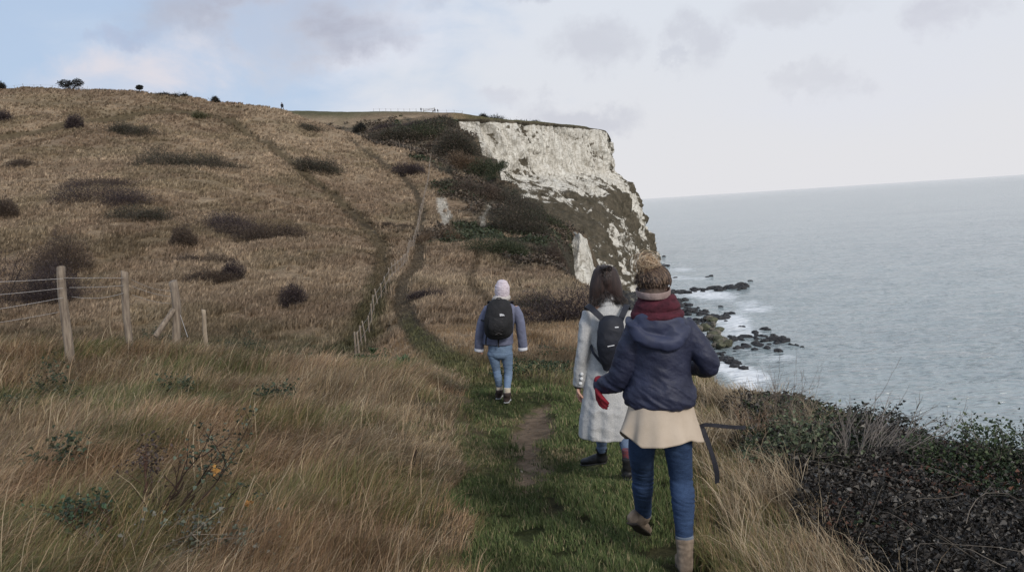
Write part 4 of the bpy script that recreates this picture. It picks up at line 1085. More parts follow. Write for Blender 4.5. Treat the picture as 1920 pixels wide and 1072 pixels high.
# low bare grey shrub fanning out to the right
b = B(1590, 900)
shrub('bare_shrub', 'bare grey shrub fanning low to the right over the dark bramble mat', b, tips(b, [(1740,800),(1765,812),(1720,790),(1700,782),(1668,778),(1640,776),(1610,775),(1580,782),(1755,835),(1770,790),(1735,770),(1655,765),(1600,765),(1690,812),(1700,840),(1560,790)]), r=.0075, depth=2, kids=6, spread=.22, up=.12)
b = B(1560, 862)
shrub('bare_shrub', 'long lone grey twig shrub reaching up right over the sea', b, tips(b, [(1735,738),(1700,752),(1690,720),(1650,760)]), r=.006, depth=2, kids=3, spread=.3)
# tall dead weed stems at the brink
b = B(1450, 842)
shrub('dead_weed', 'clump of thin upright dead stems on the brink against the sea', b, tips(b, [(1440,690),(1452,680),(1463,705),(1475,690),(1488,715),(1500,700),(1518,722),(1425,705),(1408,735),(1536,712),(1548,735),(1395,745),(1470,730),(1512,690),(1430,730)]), r=.0035, depth=2, kids=5, spread=.28, up=.25, col=(.16, .125, .10))
b = B(1415, 850)
shrub('dead_weed', 'reddish brown dry weed between the path and the upright dead stems', b, tips(b, [(1380,752),(1395,765),(1410,750),(1425,770),(1440,765),(1455,775),(1368,770),(1470,780),(1400,780),(1430,790),(1385,790)]), r=.0035, depth=3, kids=5, spread=.45, col=(.25, .165, .11))
b = B(1490, 852)
shrub('dead_weed', 'pale straw stems standing right behind the leafy green shrub', b, tips(b, [(1470,760),(1490,745),(1510,760),(1530,750),(1550,770),(1450,770),(1570,785),(1520,785)]), r=.0035, depth=3, kids=5, spread=.4, col=(.30, .24, .17))
# leafy shrubs
b = B(1500, 905)
shrub('leafy_shrub', 'grey green leafy shrub on the brink in front of the dead stems', b, tips(b, [(1430,800),(1460,785),(1490,780),(1520,790),(1550,800),(1575,815),(1590,840),(1420,830),(1440,850),(1560,850),(1500,830),(1590,870),(1480,860)]), leafspec=(1300, .034, [(.13,.15,.085),(.085,.105,.055),(.17,.19,.12),(.05,.065,.038)], .3, .04, (0, 0, 0)), r=.006, depth=2, kids=5, spread=.5, col=(.22, .19, .14))
b = B(1780, 900)
shrub('leafy_shrub', 'dark green leafy shrub at the right, left of the pale stemmed one', b, tips(b, [(1690,835),(1720,820),(1745,815),(1775,805),(1800,812),(1700,860),(1740,870),(1790,850)]), leafspec=(1000, .030, GL[:2]+GL[3:], .25, .05, (0, 0, 0)), r=.005, depth=2, kids=5, spread=.5)
b = B(1850, 905)
shrub('leafy_shrub', 'green shrub with a pale upright stem near the right border', b, tips(b, [(1842,790),(1820,805),(1865,800),(1880,815),(1830,835),(1870,840),(1850,815)]), leafspec=(1000, .030, GL, .25, .05, (0, 0, 0)), r=.006, depth=2, kids=5, spread=.5)
b = B(1910, 905)
shrub('leafy_shrub', 'black green shrub cut off by the right border', b, tips(b, [(1905,815),(1925,800),(1895,830),(1940,820),(1910,850),(1880,850),(1960,810)]), leafspec=(1100, .032, [(.02,.03,.018),(.035,.05,.025),(.05,.065,.035)], .2, .06, (0, 0, 0)), r=.006, depth=2, kids=5, spread=.5)
b = B(1640, 812)
shrub('ivy_clump', 'nearly black ivy clump hanging on the edge above the bare grey shrub', b, tips(b, [(1590,778),(1610,772),(1635,770),(1660,776),(1685,785),(1620,790),(1650,790),(1700,800),(1580,790)]), leafspec=(1700, .038, [(.018,.02,.016),(.03,.034,.022),(.045,.045,.03)], .2, .05, (0, 0, 0)), r=.005, depth=2, kids=5, spread=.6)
b = B(1690, 785+20)
shrub('ivy_clump', 'small dark ivy tuft on the skyline of the edge right of the large ivy clump', b, tips(b, [(1712,785),(1700,780),(1725,792),(1690,792)]), leafspec=(500, .036, [(.018,.02,.016),(.03,.034,.022)], .2, .04, (0, 0, 0)), r=.004, depth=2, kids=4, spread=.6)
b = B(1900, 1060)
shrub('bare_shrub', 'pale forked twig in the lower right corner of the bramble mat', b, tips(b, [(1897,1030),(1915,1068),(1888,1040)]), r=.007, depth=1, kids=2, spread=.4, col=(.26,.24,.21))

# ---- left side plants
def in_grass(px, py, rise=.0):
    h = hit(px, py, 2.5); return h
b = in_grass(276, 990)
shrub('dead_hogweed', 'dark brown dead stalk with a broken seed head in the left grass', b, tips(b, [(290,800),(268,812)]), r=.010, depth=1, kids=4, spread=.5, col=(.085, .048, .036), tw=.12,
      leafspec=(230, .028, [(.075,.05,.042),(.10,.075,.06),(.05,.035,.03)], .72, .045, (0, 0, 0)))
b = in_grass(262, 1010)
t_ = tips(b, [(372,835),(400,890),(440,880),(470,900),(350,905),(385,870),(490,935),(430,945),(460,960),(330,960)])
shrub('thorny_plant', 'dark green leafy thorny plant with two orange leaves in the left grass', b, t_, r=.010, depth=2, kids=4, spread=.4, col=(.05, .032, .026),
      leafspec=(300, .028, [(.035,.05,.032),(.055,.075,.045),(.03,.035,.024),(.10,.12,.085)], .5, .035, (0, 0, 0)))
rtp = bpy.data.objects['thorny_plant']
OR_ = mat('orange_leaf', (.36, .19, .05), (.28, .13, .035), bstr=0)
for px, py in ((403, 881), (467, 943)):
    g = Geo(); c = np.array(tuple(W(px, py, b.y-.12)-b)); leaves(g, c+rng.normal(0, .008, (7, 3)), .032, np.ones((7, 3)), asp=.9); g.build('orange_leaf', OR_, parent=rtp)
b = in_grass(230, 1035)
shrub('thorny_plant', 'leafy green sprawling plant at the lower left, left of the dead stalk', b, tips(b, [(100,955),(130,945),(160,950),(190,960),(210,975),(120,970),(175,1000),(200,1010)]), r=.008, depth=2, kids=4, spread=.35, col=(.075, .045, .035),
      leafspec=(330, .030, [(.05,.085,.05),(.07,.11,.06),(.03,.045,.03)], .5, .03, (0, 0, 0)))
b = in_grass(215, 1068)
shrub('thorny_plant', 'greyish green low plant at the bottom, under the dead stalk', b, tips(b, [(160,1000),(190,985),(225,990),(255,1010),(300,985),(280,1030),(340,1000),(400,975),(450,985),(480,1000)]), r=.006, depth=2, kids=4, spread=.45, col=(.16, .13, .10),
      leafspec=(520, .028, [(.11,.12,.085),(.07,.08,.055),(.16,.15,.12)], .35, .04, (0, 0, 0)))
for px, py, tp, lb in [(100, 900, [(90,868),(112,862),(80,875),(120,878)], 'small green leafy sprig far left in the dry grass'),
                       (10, 790, [(5,750),(20,765),(-10,770),(30,760)], 'green leafy tuft at the left border below the first fence post'),
                       (110, 760, [(85,700),(110,690),(135,705),(150,735),(75,730),(130,720)], 'dark green weed patch in the grass left of centre below the fence'),
                       (515, 770, [(495,730),(520,722),(540,735),(530,745)], 'small dark weed tuft in the middle of the left grass'),
                       (325, 745, [(305,712),(330,705),(345,718)], 'small brown green tuft in the left grass below the braced post')]:
    b = in_grass(px, py)
    shrub('weed', lb, b, tips(b, tp), cat='weed', r=.004, depth=2, kids=4, spread=.5, col=(.10, .085, .06), leafspec=(300, .04, [(.045,.065,.035),(.03,.045,.025),(.09,.09,.055)], .35, .05, (0, 0, 0)))
b = in_grass(775, 890)
shrub('dead_weed', 'thin dark dead stalk beside the left edge of the green path', b, tips(b, [(790,822),(778,835),(800,832)]), r=.005, depth=1, kids=3, spread=.25, col=(.05, .035, .028), tw=.15)
for px, py, lb, tp in [(295, 650, 'ivy leaves at the foot of the braced fence post', [(272,628),(290,622),(310,625),(330,632),(345,640),(300,636)]), (455, 668, 'leafy weed with tan stems right of the short post', [(430,632),(450,622),(470,628),(490,640),(440,645),(480,650),(415,640)])]:
    b = in_grass(px, py); shrub('weed', lb, b, tips(b, tp), cat='weed', r=.007, depth=2, kids=5, spread=.5, col=(.24, .19, .13), leafspec=(420, .075, [(.045,.065,.035),(.03,.042,.028)], .25, .08, (0, 0, .05)))
# strap-leaved green rosettes
def rosette(px, py, wpx, n, label):
    h = in_grass(px, py); s = wpx*h.y/F
    me = blades('rosette', np.full(n, h.x)+rng.normal(0, s*.05, n), np.full(n, h.y)+rng.normal(0, s*.05, n), s*rng.uniform(.35, .62, n), np.full(n, s*.085), rng.uniform(.5, 1.5, n), rng.uniform(0, 6.28, n), palette(n, [(.045,.085,.035),(.03,.06,.026),(.07,.11,.05)], [1,1,1]), 4, LEAFM, droop=.6)
    V = np.zeros(len(me.vertices)*3, np.float32); me.vertices.foreach_get('co', V); V = V.reshape(-1, 3)-np.array(tuple(h)); V[:, 2] += s*.06; me.vertices.foreach_set('co', V.astype(np.float32).ravel())
    tag(link('rosette_plant', me, None, h), label, 'plant')
rosette(757, 695, 62, 90, 'large green strap leaved plant beside the lower end of the long fence')
rosette(698, 712, 32, 60, 'smaller green strap leaved plant left of the large one')
rosette(700, 668, 34, 50, 'green plant at the foot of the lowest long fence posts')
# dry pale stems
g = Geo()
for a_ in [((368,930),(362,850),(366,785)), ((420,1040),(452,960),(478,890)), ((366,835),(345,815),(322,795)), ((500,940),(525,905),(552,860)), ((500,940),(540,918),(568,905)), ((300,1072),(350,1010),(420,950)), ((85,870),(90,820),(98,740)), ((150,1000),(148,960),(150,905)), ((215,650),(206,610),(208,570)), ((268,640),(258,640),(240,690)), ((262,612),(280,600),(300,583))]:
    h = in_grass(a_[0][0], min(a_[0][1], 1068)); P3 = [np.array(tuple(W(px, py, h.y-.03))) for px, py in a_]
    tube_np(g, cat_interp(np.array(P3), np.linspace(0, 1, 10)), np.linspace(.0042, .002, 10)*(.6+h.y/10), (.40, .32, .22), 4)
tag(g.build('dry_stems', TWIGM), kind='stuff')
# valley weeds beyond the brow
x, y = samp(26000, 19, 31, -.40, -.10); k = (fbm(x*.8, y*.8, 3) > .47)&(rng.random(len(x)) < sstep(-.40, -.34, x/(y+1))*(1-sstep(-.19, -.15, x/(y+1)))); x, y = x[k], y[k]; n = len(x)
g = Geo(); leaves(g, np.stack([x, y, ground(x, y)+rng.random(n)*.45], -1), .11, palette(n, [(.035,.055,.025),(.055,.08,.035),(.10,.10,.05)], [2,2,1]), flat=.7)
tag(g.build('green_undergrowth', LEAFM), kind='stuff')
x, y = samp(9000, 12.5, 20, -.03, .16); k = (fbm(x*1.2+4, y*1.2, 3) > .52); x, y = x[k], y[k]; n = len(x)
g = Geo(); leaves(g, np.stack([x, y, ground(x, y)+rng.random(n)*.16], -1), .06, palette(n, [(.03,.045,.022),(.045,.065,.03)], [2,2]), flat=.7)
tag(g.build('path_side_weeds', LEAFM), kind='stuff')

# straw grass growing out of the bank beside the path
x = rng.uniform(.9, 4.8, 42000); y = rng.uniform(3.2, 10.5, 42000); q = x-xat(BR, y); e = edge_dist(x, y)
k = (q > -.5)&(q < .15+1.1*sstep(6, 8, y)*rng.random(len(x)))&(e < .35)&(fbm(x*2.4, y*2.4, 3) > .40+.16*rng.random(len(x))); x, y = x[k], y[k]; n = len(x)
me = blades('bank_grass', x, y, rng.uniform(.18, .46, n)*(.5+fbm(x*1.4, y*1.4, 2)), (.0022+.0008*y)*rng.uniform(.6, 1.3, n), rng.uniform(.3, 1.5, n), 2.4+rng.normal(0, 1.1, n), palette(n, [(.38,.295,.19),(.28,.205,.13),(.46,.37,.26),(.16,.125,.08)], [3,3,2,2]), 4, GRASSM, droop=.7)
tag(link('bank_grass', me), kind='stuff')
for px, py, lb, tp in [(1400, 800, 'straw coloured weed clump at the brink beside the loose strap', [(1385,740),(1400,735),(1420,742),(1375,755),(1435,750)]), (1530, 830, 'wiry straw clump between the leafy shrub and the ivy', [(1500,760),(1520,745),(1545,755),(1565,765),(1535,770)])]:
    b = B(px, py); shrub('dead_weed', lb, b, tips(b, tp), r=.0035, depth=3, kids=6, spread=.5, col=(.36, .29, .20))
# ------------------------------------------------------------------ people
def solid(g, pts, rad, side=(1, 0, 0), n=None, seg=24, cap=.8, fn=None):
    """closed rounded tube through pts with elliptical sections rad=[(across, through)]"""
    pts = np.array([tuple(p) for p in pts], float); rad = np.array([(r, r) if np.isscalar(r) else r for r in rad], float)
    n = n or 8*(len(pts)-1)+1; t = np.linspace(0, 1, n)
    P_ = cat_interp(pts, t) if len(pts) > 2 else pts[0]+(pts[1]-pts[0])*t[:, None]
    R_ = cat_interp(rad, t) if len(pts) > 2 else rad[0]+(rad[1]-rad[0])*t[:, None]
    T = np.gradient(P_, axis=0); T /= np.linalg.norm(T, axis=1, keepdims=True)
    S_ = np.tile(np.array(side, float), (n, 1)); S_ -= (S_*T).sum(1, keepdims=True)*T; S_ /= np.linalg.norm(S_, axis=1, keepdims=True); B = np.cross(T, S_)
    cP, cR, cT = [], [], []
    for a in (80, 60, 35, 15):                              # round ends
        a = math.radians(a); cP.append((P_[0]-T[0]*math.sin(a)*R_[0].min()*cap, R_[0]*math.cos(a), 0))
    ca = [(x[0], x[1], S_[0], B[0]) for x in cP]
    cb = [(P_[-1]+T[-1]*math.sin(math.radians(a))*R_[-1].min()*cap, R_[-1]*math.cos(math.radians(a)), S_[-1], B[-1]) for a in (15, 35, 60, 80)]
    rows = ca+[(P_[k], R_[k], S_[k], B[k]) for k in range(n)]+cb
    th = np.linspace(0, 2*np.pi, seg, endpoint=False); V = []
    for k, (p, r, s, b) in enumerate(rows):
        m = 1.0 if fn is None else fn(th, k/(len(rows)-1))
        V.append(p+(np.cos(th)*r[0]*m)[:, None]*s+(np.sin(th)*r[1]*m)[:, None]*b)
    V = np.array(V); m = len(rows)
    L = grid_faces(m, seg, True)
    g.append((V.reshape(-1, 3), [tuple(q) for q in L]+[tuple(range(seg))[::-1], tuple((m-1)*seg+j for j in range(seg))]))
def ball(g, c, r, sub=2, rot=None):
    bm = bmesh.new(); bmesh.ops.create_icosphere(bm, subdivisions=sub, radius=1)
    V = np.array([v.co for v in bm.verts])*np.array(r); F_ = [tuple(v.index for v in f.verts) for f in bm.faces]; bm.free()
    if rot is not None: V = V@np.array(rot).T
    g.append((V+np.array(tuple(c)), F_))
def fuse(name, g, voxel, m, parent, org, smooth=4, wr=None, sfac=.5):
    """union of closed volumes as one continuous surface"""
    V = []; F_ = []; o = 0
    for v, f in g: V.append(v); F_ += [tuple(i+o for i in q) for q in f]; o += len(v)
    V = np.concatenate(V)-np.array(tuple(org))
    me = bpy.data.meshes.new('tmp'); me.from_pydata([tuple(v) for v in V], [], F_); me.update()
    bm = bmesh.new(); bm.from_mesh(me); bmesh.ops.recalc_face_normals(bm, faces=bm.faces); bm.to_mesh(me); bm.free()
    ob = bpy.data.objects.new('tmp', me); COL.objects.link(ob)
    md = ob.modifiers.new('r', 'REMESH'); md.mode = 'VOXEL'; md.voxel_size = voxel; md.use_smooth_shade = True
    if smooth: s = ob.modifiers.new('s', 'SMOOTH'); s.iterations = smooth; s.factor = sfac
    bpy.context.view_layer.update()
    dg = bpy.context.evaluated_depsgraph_get(); out = bpy.data.meshes.new_from_object(ob.evaluated_get(dg))
    bpy.data.objects.remove(ob); bpy.data.meshes.remove(me)
    out.name = name
    if wr:
        n = len(out.vertices); co = np.zeros(n*3, np.float32); out.vertices.foreach_get('co', co); co = co.reshape(-1, 3)
        nn = np.zeros(n*3, np.float32); out.vertex_normals.foreach_get('vector', nn); nn = nn.reshape(-1, 3)
        co = co+nn*wr(co.astype(float))[:, None]; out.vertices.foreach_set('co', co.astype(np.float32).ravel()); out.update()
    out.polygons.foreach_set('use_smooth', np.ones(len(out.polygons), bool))
    out.materials.clear(); out.materials.append(m)
    ob = link(name, out, parent); return ob
def wrinkle(amp, sx, sz, seed=0, ridge=True):
    def f(c):
        a = fbm(c[:, 0]*sx+seed, c[:, 2]*sz+c[:, 0]*sx*.35, 3, z=c[:, 1]*sx)
        if ridge: a = 1-np.abs(a-.5)*4
        return amp*(a-.3)
    return f
def hand(g, wr, d, across, palm, size=1.0, curl=.5, thick=1.0):
    """palm, four unequal bent fingers and a thumb leaving the side of the palm"""
    d = Vector(d).normalized(); a = Vector(across).normalized(); p = Vector(palm).normalized(); wr = Vector(wr)
    s = size
    solid(g, [wr-d*.03*s, wr+d*.02*s, wr+d*.05*s, wr+d*.085*s], [(.024*s*thick, .019*s*thick), (.033*s, .017*s*thick), (.04*s, .016*s*thick), (.038*s, .013*s*thick)], side=a, seg=16)
    for k, (off, L) in enumerate([(-.030, .068), (-.010, .078), (.010, .073), (.029, .056)]):
        b = wr+d*(.082-.004*abs(k-1.3))*s+a*off*s; c = curl*(.8+.12*k); q = [b-d*.012*s]; ang = .15
        for j, fr in enumerate((.45, .31, .24)):
            ang += c*(.55, .7, .5)[j]; b = b+(d*math.cos(ang)+p*math.sin(ang)+a*off*1.5)*L*fr*s; q.append(b)
        solid(g, q, [.0092*s*thick, .0088*s*thick, .008*s*thick, .0066*s*thick], side=a, seg=10)
    t0 = wr+d*.022*s-a*.028*s
    solid(g, [t0, t0+(d*.55-a*.65+p*.35)*.034*s, t0+(d*.85-a*.55+p*.7)*.058*s, t0+(d*1.1-a*.35+p*.9)*.072*s], [.0125*s*thick, .0115*s*thick, .010*s*thick, .0075*s*thick], side=p, seg=10)
def head(g, c, up_=(0, 0, 1), k=1.0):
    """skull, jaw, nose, brow, lips and ears looking along +Y"""
    c = Vector(c); u = Vector(up_).normalized(); f = Vector((0, 1, 0))-u*u.y; f.normalize(); r = f.cross(u)
    solid(g, [c+(-u*.10+f*.045)*k, c+(-u*.07+f*.03)*k, c+(-u*.02+f*.005)*k, c+(u*.035)*k, c+(u*.07-f*.005)*k], [(.026*k, .03*k), (.05*k, .062*k), (.068*k, .088*k), (.071*k, .092*k), (.052*k, .068*k)], side=r)
    solid(g, [c+(u*.02+f*.085)*k, c+(-u*.022+f*.112)*k], [.008*k, .013*k], side=r, seg=10)
    solid(g, [c+(r*-.04+u*.028+f*.078)*k, c+(u*.034+f*.088)*k, c+(r*.04+u*.028+f*.078)*k], [.008*k]*3, side=u, seg=8)
    solid(g, [c+(r*-.02-u*.05+f*.082)*k, c+(-u*.05+f*.09)*k, c+(r*.02-u*.05+f*.082)*k], [.007*k]*3, side=u, seg=8)
    for s in (-1, 1): ball(g, c+(r*s*.074-f*.005-u*.005)*k, (.009*k, .018*k, .03*k))
    return f, r, u
EYEM = mat('eye_white', (.75, .74, .72), (.7, .7, .7), bstr=0, rough=.2)
def eyes(c, f, r, u, parent, org, k=1.0):
    for s in (-1, 1):
        g = []; ball(g, Vector(c)+(r*s*.031+u*.012+f*.079)*k, (.0115*k,)*3)
        V, F_ = g[0]; me = bpy.data.meshes.new('eye'); me.from_pydata([tuple(v-np.array(tuple(org))) for v in V], [], F_); me.materials.append(EYEM); link('eye', me, parent)
SKIN = mat('skin', (.56, .33, .24), (.48, .26, .19), scale=12, rough=.55, bstr=.1, bdist=.001)
def denim(name, c1, c2):
    m, nt, b = nodes(name)
    n = noise_node(nt, 7, 6, .7); r = ramp(nt, n.outputs[0], [(.3, c2), (.7, c1)])
    wv = nt.nodes.new('ShaderNodeTexNoise'); wv.inputs['Scale'].default_value = 260; tc = nt.nodes.new('ShaderNodeTexCoord'); nt.links.new(tc.outputs['Object'], wv.inputs['Vector'])
    r2 = ramp(nt, wv.outputs[0], [(.3, (.75,)*3), (.7, (1.2,)*3)])
    nt.links.new(mixc(nt, r.outputs[0], r2.outputs[0], 1, 'MULTIPLY'), b.inputs['Base Color']); b.inputs['Roughness'].default_value = .85; b.inputs['Specular IOR Level'].default_value = .2
    n3 = noise_node(nt, 14, 5, .6, stretch=(1, 1, 3.2)); bump(nt, b, n3.outputs[0], .55, .012)
    return m
def ribbon(pts, w, th, wdir, m, name, parent, org, col=None):
    pts = np.array([tuple(p) for p in pts], float); P_ = cat_interp(pts, np.linspace(0, 1, 8*(len(pts)-1)+1)); wd = np.array(wdir, float)
    wd = np.broadcast_to(wd, P_.shape) if wd.ndim == 1 else cat_interp(wd, np.linspace(0, 1, len(P_)))
    T = np.gradient(P_, axis=0); T /= np.linalg.norm(T, axis=1, keepdims=True); wd = wd-(wd*T).sum(1, keepdims=True)*T; wd = wd/np.linalg.norm(wd, axis=1, keepdims=True); nn = np.cross(T, wd)
    V = np.stack([P_-wd*w/2-nn*th/2, P_+wd*w/2-nn*th/2, P_+wd*w/2+nn*th/2, P_-wd*w/2+nn*th/2], 1)-np.array(tuple(org))
    n = len(P_); f = [tuple(q) for q in grid_faces(n, 4, True)]+[(3, 2, 1, 0), tuple((n-1)*4+j for j in range(4))]
    me = bpy.data.meshes.new(name); me.from_pydata([tuple(v) for v in V.reshape(-1, 3)], [], f); me.materials.append(m); o = link(name, me, parent); return o
HAIRM = {}
def strands(name, roots, tips_fn, n, rad, cols, parent, org, segs=9):
    g = Geo()
    for k in range(n):
        pts = tips_fn(k); c = np.array(cols[int(rng.integers(len(cols)))])*rng.uniform(.7, 1.3)
        tube_np(g, np.asarray(pts)-np.array(tuple(org)), np.linspace(rad, rad*.35, len(pts)), c, 3)
    return g.build(name, HAIR, parent=parent, smooth=True)
HAIR = col_mat('hair', rough=.45, spec=.5, nscale=30, namp=.3)

# ================= nearest walker: navy jacket
hR = hit(1286, 1070, 2); hL = hit(1208, 1009, 2)
Y3 = hR.y+.08
J = lambda px, py, dy=0.0: W(px, py, Y3+dy)
org = Vector((J(1245, 1000).x, Y3+.1, gz(J(1245, 1000).x, Y3+.1)))
p3 = empty('person', org, 'nearest walker, navy hooded jacket, maroon scarf, beige jumper hem and blonde bun', 'person')
# body
g = []; hc = J(1224, 537, .0)
f_, r_, u_ = head(g, hc, k=.92)
solid(g, [J(1228, 555, .0), J(1231, 585, -.01)], [.052, .056]); solid(g, [J(1234, 590), J(1238, 640), J(1238, 700), J(1240, 760), J(1238, 800)], [(.12, .07), (.14, .09), (.12, .085), (.15, .10), (.14, .10)])
solid(g, [J(1195, 618), J(1167, 700, .02), J(1124, 718, .13)], [.04, .036, .026]); solid(g, [J(1288, 620), J(1328, 682, -.02), J(1290, 688, .22)], [.04, .036, .026])
hand(g, J(1122, 720, .14), (-.0, .1, -1), (.4, 1, 0), (1, -.3, 0), size=.72, curl=.5, thick=.65)
hand(g, J(1284, 688, .25), (-1, .3, .1), (0, .3, 1), (-.2, 1, 0), size=.72, curl=.9, thick=.65)
dl = hL.y-Y3
solid(g, [J(1209, 812, .02), J(1203, 845, .09), J(1205, 886, .23), J(1205, 915, dl-.22), J(1206, 966, dl-.06)], [.055, .048, .038, .034, .028], n=40); solid(g, [J(1268, 812, 0), J(1272, 845, .02), J(1277, 895, .05), J(1281, 940, .0), J(1283, 1012, -.03)], [.055, .048, .038, .034, .028], n=40); solid(g, [J(1212, 808, .02), J(1240, 795), J(1266, 808)], [.05]*3)
fuse('body', g, .006, SKIN, p3, org, 3); eyes(hc, f_, r_, u_, p3, org)
# jacket
NAVY = mat('navy_cloth', (.026, .030, .060), (.014, .016, .034), scale=6, rough=.58, bstr=.8, bdist=.012, bscale=16, spec=.35)
NAVY2 = mat('navy_hood_cloth', (.036, .043, .085), (.022, .026, .052), scale=6, rough=.6, bstr=.5, bdist=.006, bscale=18, spec=.35)
g = []
def tors(th, t): return 1+.02*np.sin(5*th+t*7)
solid(g, [J(1238, 754), J(1238, 740), J(1239, 718), J(1239, 690), J(1239, 655), J(1240, 625), J(1237, 603), J(1232, 586)], [(.190, .148), (.194, .15), (.174, .132), (.158, .118), (.163, .12), (.178, .12), (.135, .10), (.085, .085)], n=60, seg=40, cap=.25, fn=tors)
solid(g, [J(1193, 616, 0), J(1180, 655, 0), J(1165, 700, .03), J(1146, 718, .08), J(1126, 720, .14)], [.062, .066, .062, .056, .042], n=30)
solid(g, [J(1285, 617, 0), J(1305, 645, -.01), J(1328, 680, -.02), J(1318, 687, .09), J(1290, 688, .22)], [.064, .068, .060, .054, .042], n=30)
def w3(c):
    a = fbm(c[:, 0]*8+c[:, 2]*5, c[:, 2]*17+c[:, 0]*9, 3, z=c[:, 1]*8); r = 1-np.abs(a-.5)*4
    lowr = 1-sstep(1.02, 1.20, c[:, 2])
    b = fbm(c[:, 0]*9, c[:, 2]*9, 3, z=c[:, 1]*9)
    return .013*(r-.35)*(.4+.6*lowr)+.016*(b-.5)
fuse('jacket', g, .0065, NAVY, p3, org, 4, w3)
# hood lying on the back
g = []
solid(g, [J(1180, 603, .06), J(1184, 614, -.06), J(1205, 634, -.115), J(1240, 644, -.135), J(1266, 643, -.13), J(1284, 622, -.08), J(1292, 603, .04)], [(.03, .022), (.034, .026), (.036, .026), (.036, .024), (.036, .022), (.03, .024), (.026, .02)], side=(0, 0, 1), n=50)
ball(g, J(1238, 614, -.075), (.135, .058, .085)); ball(g, J(1222, 600, -.06), (.10, .055, .05)); ball(g, J(1262, 632, -.11), (.055, .03, .065))
fuse('hood', g, .006, NAVY2, p3, org, 5, wrinkle(.008, 7, 12, 4))
# scarf, three loose wraps
g = []
for cy, w_, rr, dz in [(566, .088, .026, .012), (576, .102, .029, -.012), (589, .118, .028, .01), (560, .078, .02, -.01)]:
    a = np.linspace(0, 2*np.pi, 26); c = J(1229+(cy-560)*.12, cy, .005)
    solid(g, [(c.x+w_*math.cos(t), c.y+w_*.95*math.sin(t), c.z+dz*math.cos(t+cy)) for t in a], [(rr, rr*.8)]*26, side=(0, 0, 1), n=60, seg=14)
MAROON = mat('maroon_knit', (.085, .018, .028), (.040, .009, .015), scale=22, rough=.95, bstr=.8, bdist=.006, bscale=60)
fuse('scarf', g, .005, MAROON, p3, org, 2, wrinkle(.005, 8, 50, 2))
# beige jumper below the jacket
BEIGE = mat('beige_wool', (.50, .415, .33), (.40, .325, .25), scale=4, rough=.95, bstr=.35, bdist=.003, bscale=120, spec=.1)
def skirt(name, cx0, cy0, hw0, dp0, cx1, hw1, dp1, hem, Yc, m, parent, org, folds=5, famp=.02, nu=120, nv=30, th=.005, phase=0):
    """open shell of cloth; hem(x in px) gives the lower edge on the side seen from behind"""
    a = np.linspace(0, 2*np.pi, nu, endpoint=False); V = []
    sc_ = Yc/F
    for t in np.linspace(0, 1, nv):
        e = t**1.1; hw = hw0+(hw1-hw0)*e; dp = dp0+(dp1-dp0)*e
        fo = 1+famp*t*np.sin(folds*a+phase+1.5*np.sin(a*2+phase))+famp*.5*t*np.sin(folds*2.3*a+2)
        x = cx0+(cx1-cx0)*t+hw*np.cos(a)*fo; y = -dp*np.sin(a)*fo
        hy = np.array([hem(v, s) for v, s in zip(x, np.sin(a))])
        py = cy0+(hy-cy0)*t
        V.append(np.array([tuple(W(xx, pp, Yc+yy)) for xx, pp, yy in zip(x, py, y)]))
    V = np.array(V)-np.array(tuple(org)); me = mesh_np(name, V.reshape(-1, 3), grid_faces(nv, nu, True), mat=m)
    o = link(name, me, parent); md = o.modifiers.new('s', 'SOLIDIFY'); md.thickness = th; md.offset = -1
    return o
def hem3(x, s):
    v = np.interp(x, [1160, 1168, 1186, 1203, 1245, 1275, 1296, 1308, 1320], [806, 812, 826, 840, 840, 834, 826, 829, 829])
    return v*sstep(-.5, .3, s)+822*(1-sstep(-.5, .3, s))
skirt('jumper', 1238, 738, 55, .118, 1241, 78, .185, hem3, Y3, BEIGE, p3, org, folds=5, famp=.06)
# jeans
J3 = denim('blue_denim', (.045, .078, .155), (.018, .034, .078))
g = []
solid(g, [J(1241, 770, .01), J(1240, 815, .01)], [(.155, .115), (.15, .11)], cap=.4)
solid(g, [J(1209, 812, .02), J(1203, 845, .09), J(1205, 886, .23), J(1205, 915, dl-.22), J(1206, 961, dl-.06)], [.083, .073, .060, .0565, .046], n=40)
solid(g, [J(1268, 812, 0), J(1272, 845, .02), J(1277, 895, .05), J(1281, 940, .0), J(1283, 1006, -.03)], [.085, .0745, .062, .058, .0455], n=40)
def wj(c):
    k = np.exp(-((c[:, 2]-.42)/.09)**2)+np.exp(-((c[:, 2]-.14)/.07)**2)*.8+.25
    a = fbm(c[:, 0]*5, c[:, 2]*42+c[:, 0]*10, 2, z=c[:, 1]*5); return .006*k*(1-np.abs(a-.5)*4)
fuse('jeans', g, .006, J3, p3, org, 3, wj)
CUFF = mat('turned_up_cuff', (.17, .19, .225), (.12, .14, .175), scale=20, rough=.9)
for nm, a, b in (('trouser_cuff', J(1206, 957, dl-.065), J(1206.5, 967, dl-.045)), ('trouser_cuff', J(1283, 1002, -.03), J(1284, 1014, -.03))):
    g = []; solid(g, [a, b], [.049, .048], cap=.2); fuse(nm, g, .004, CUFF, p3, org, 1)
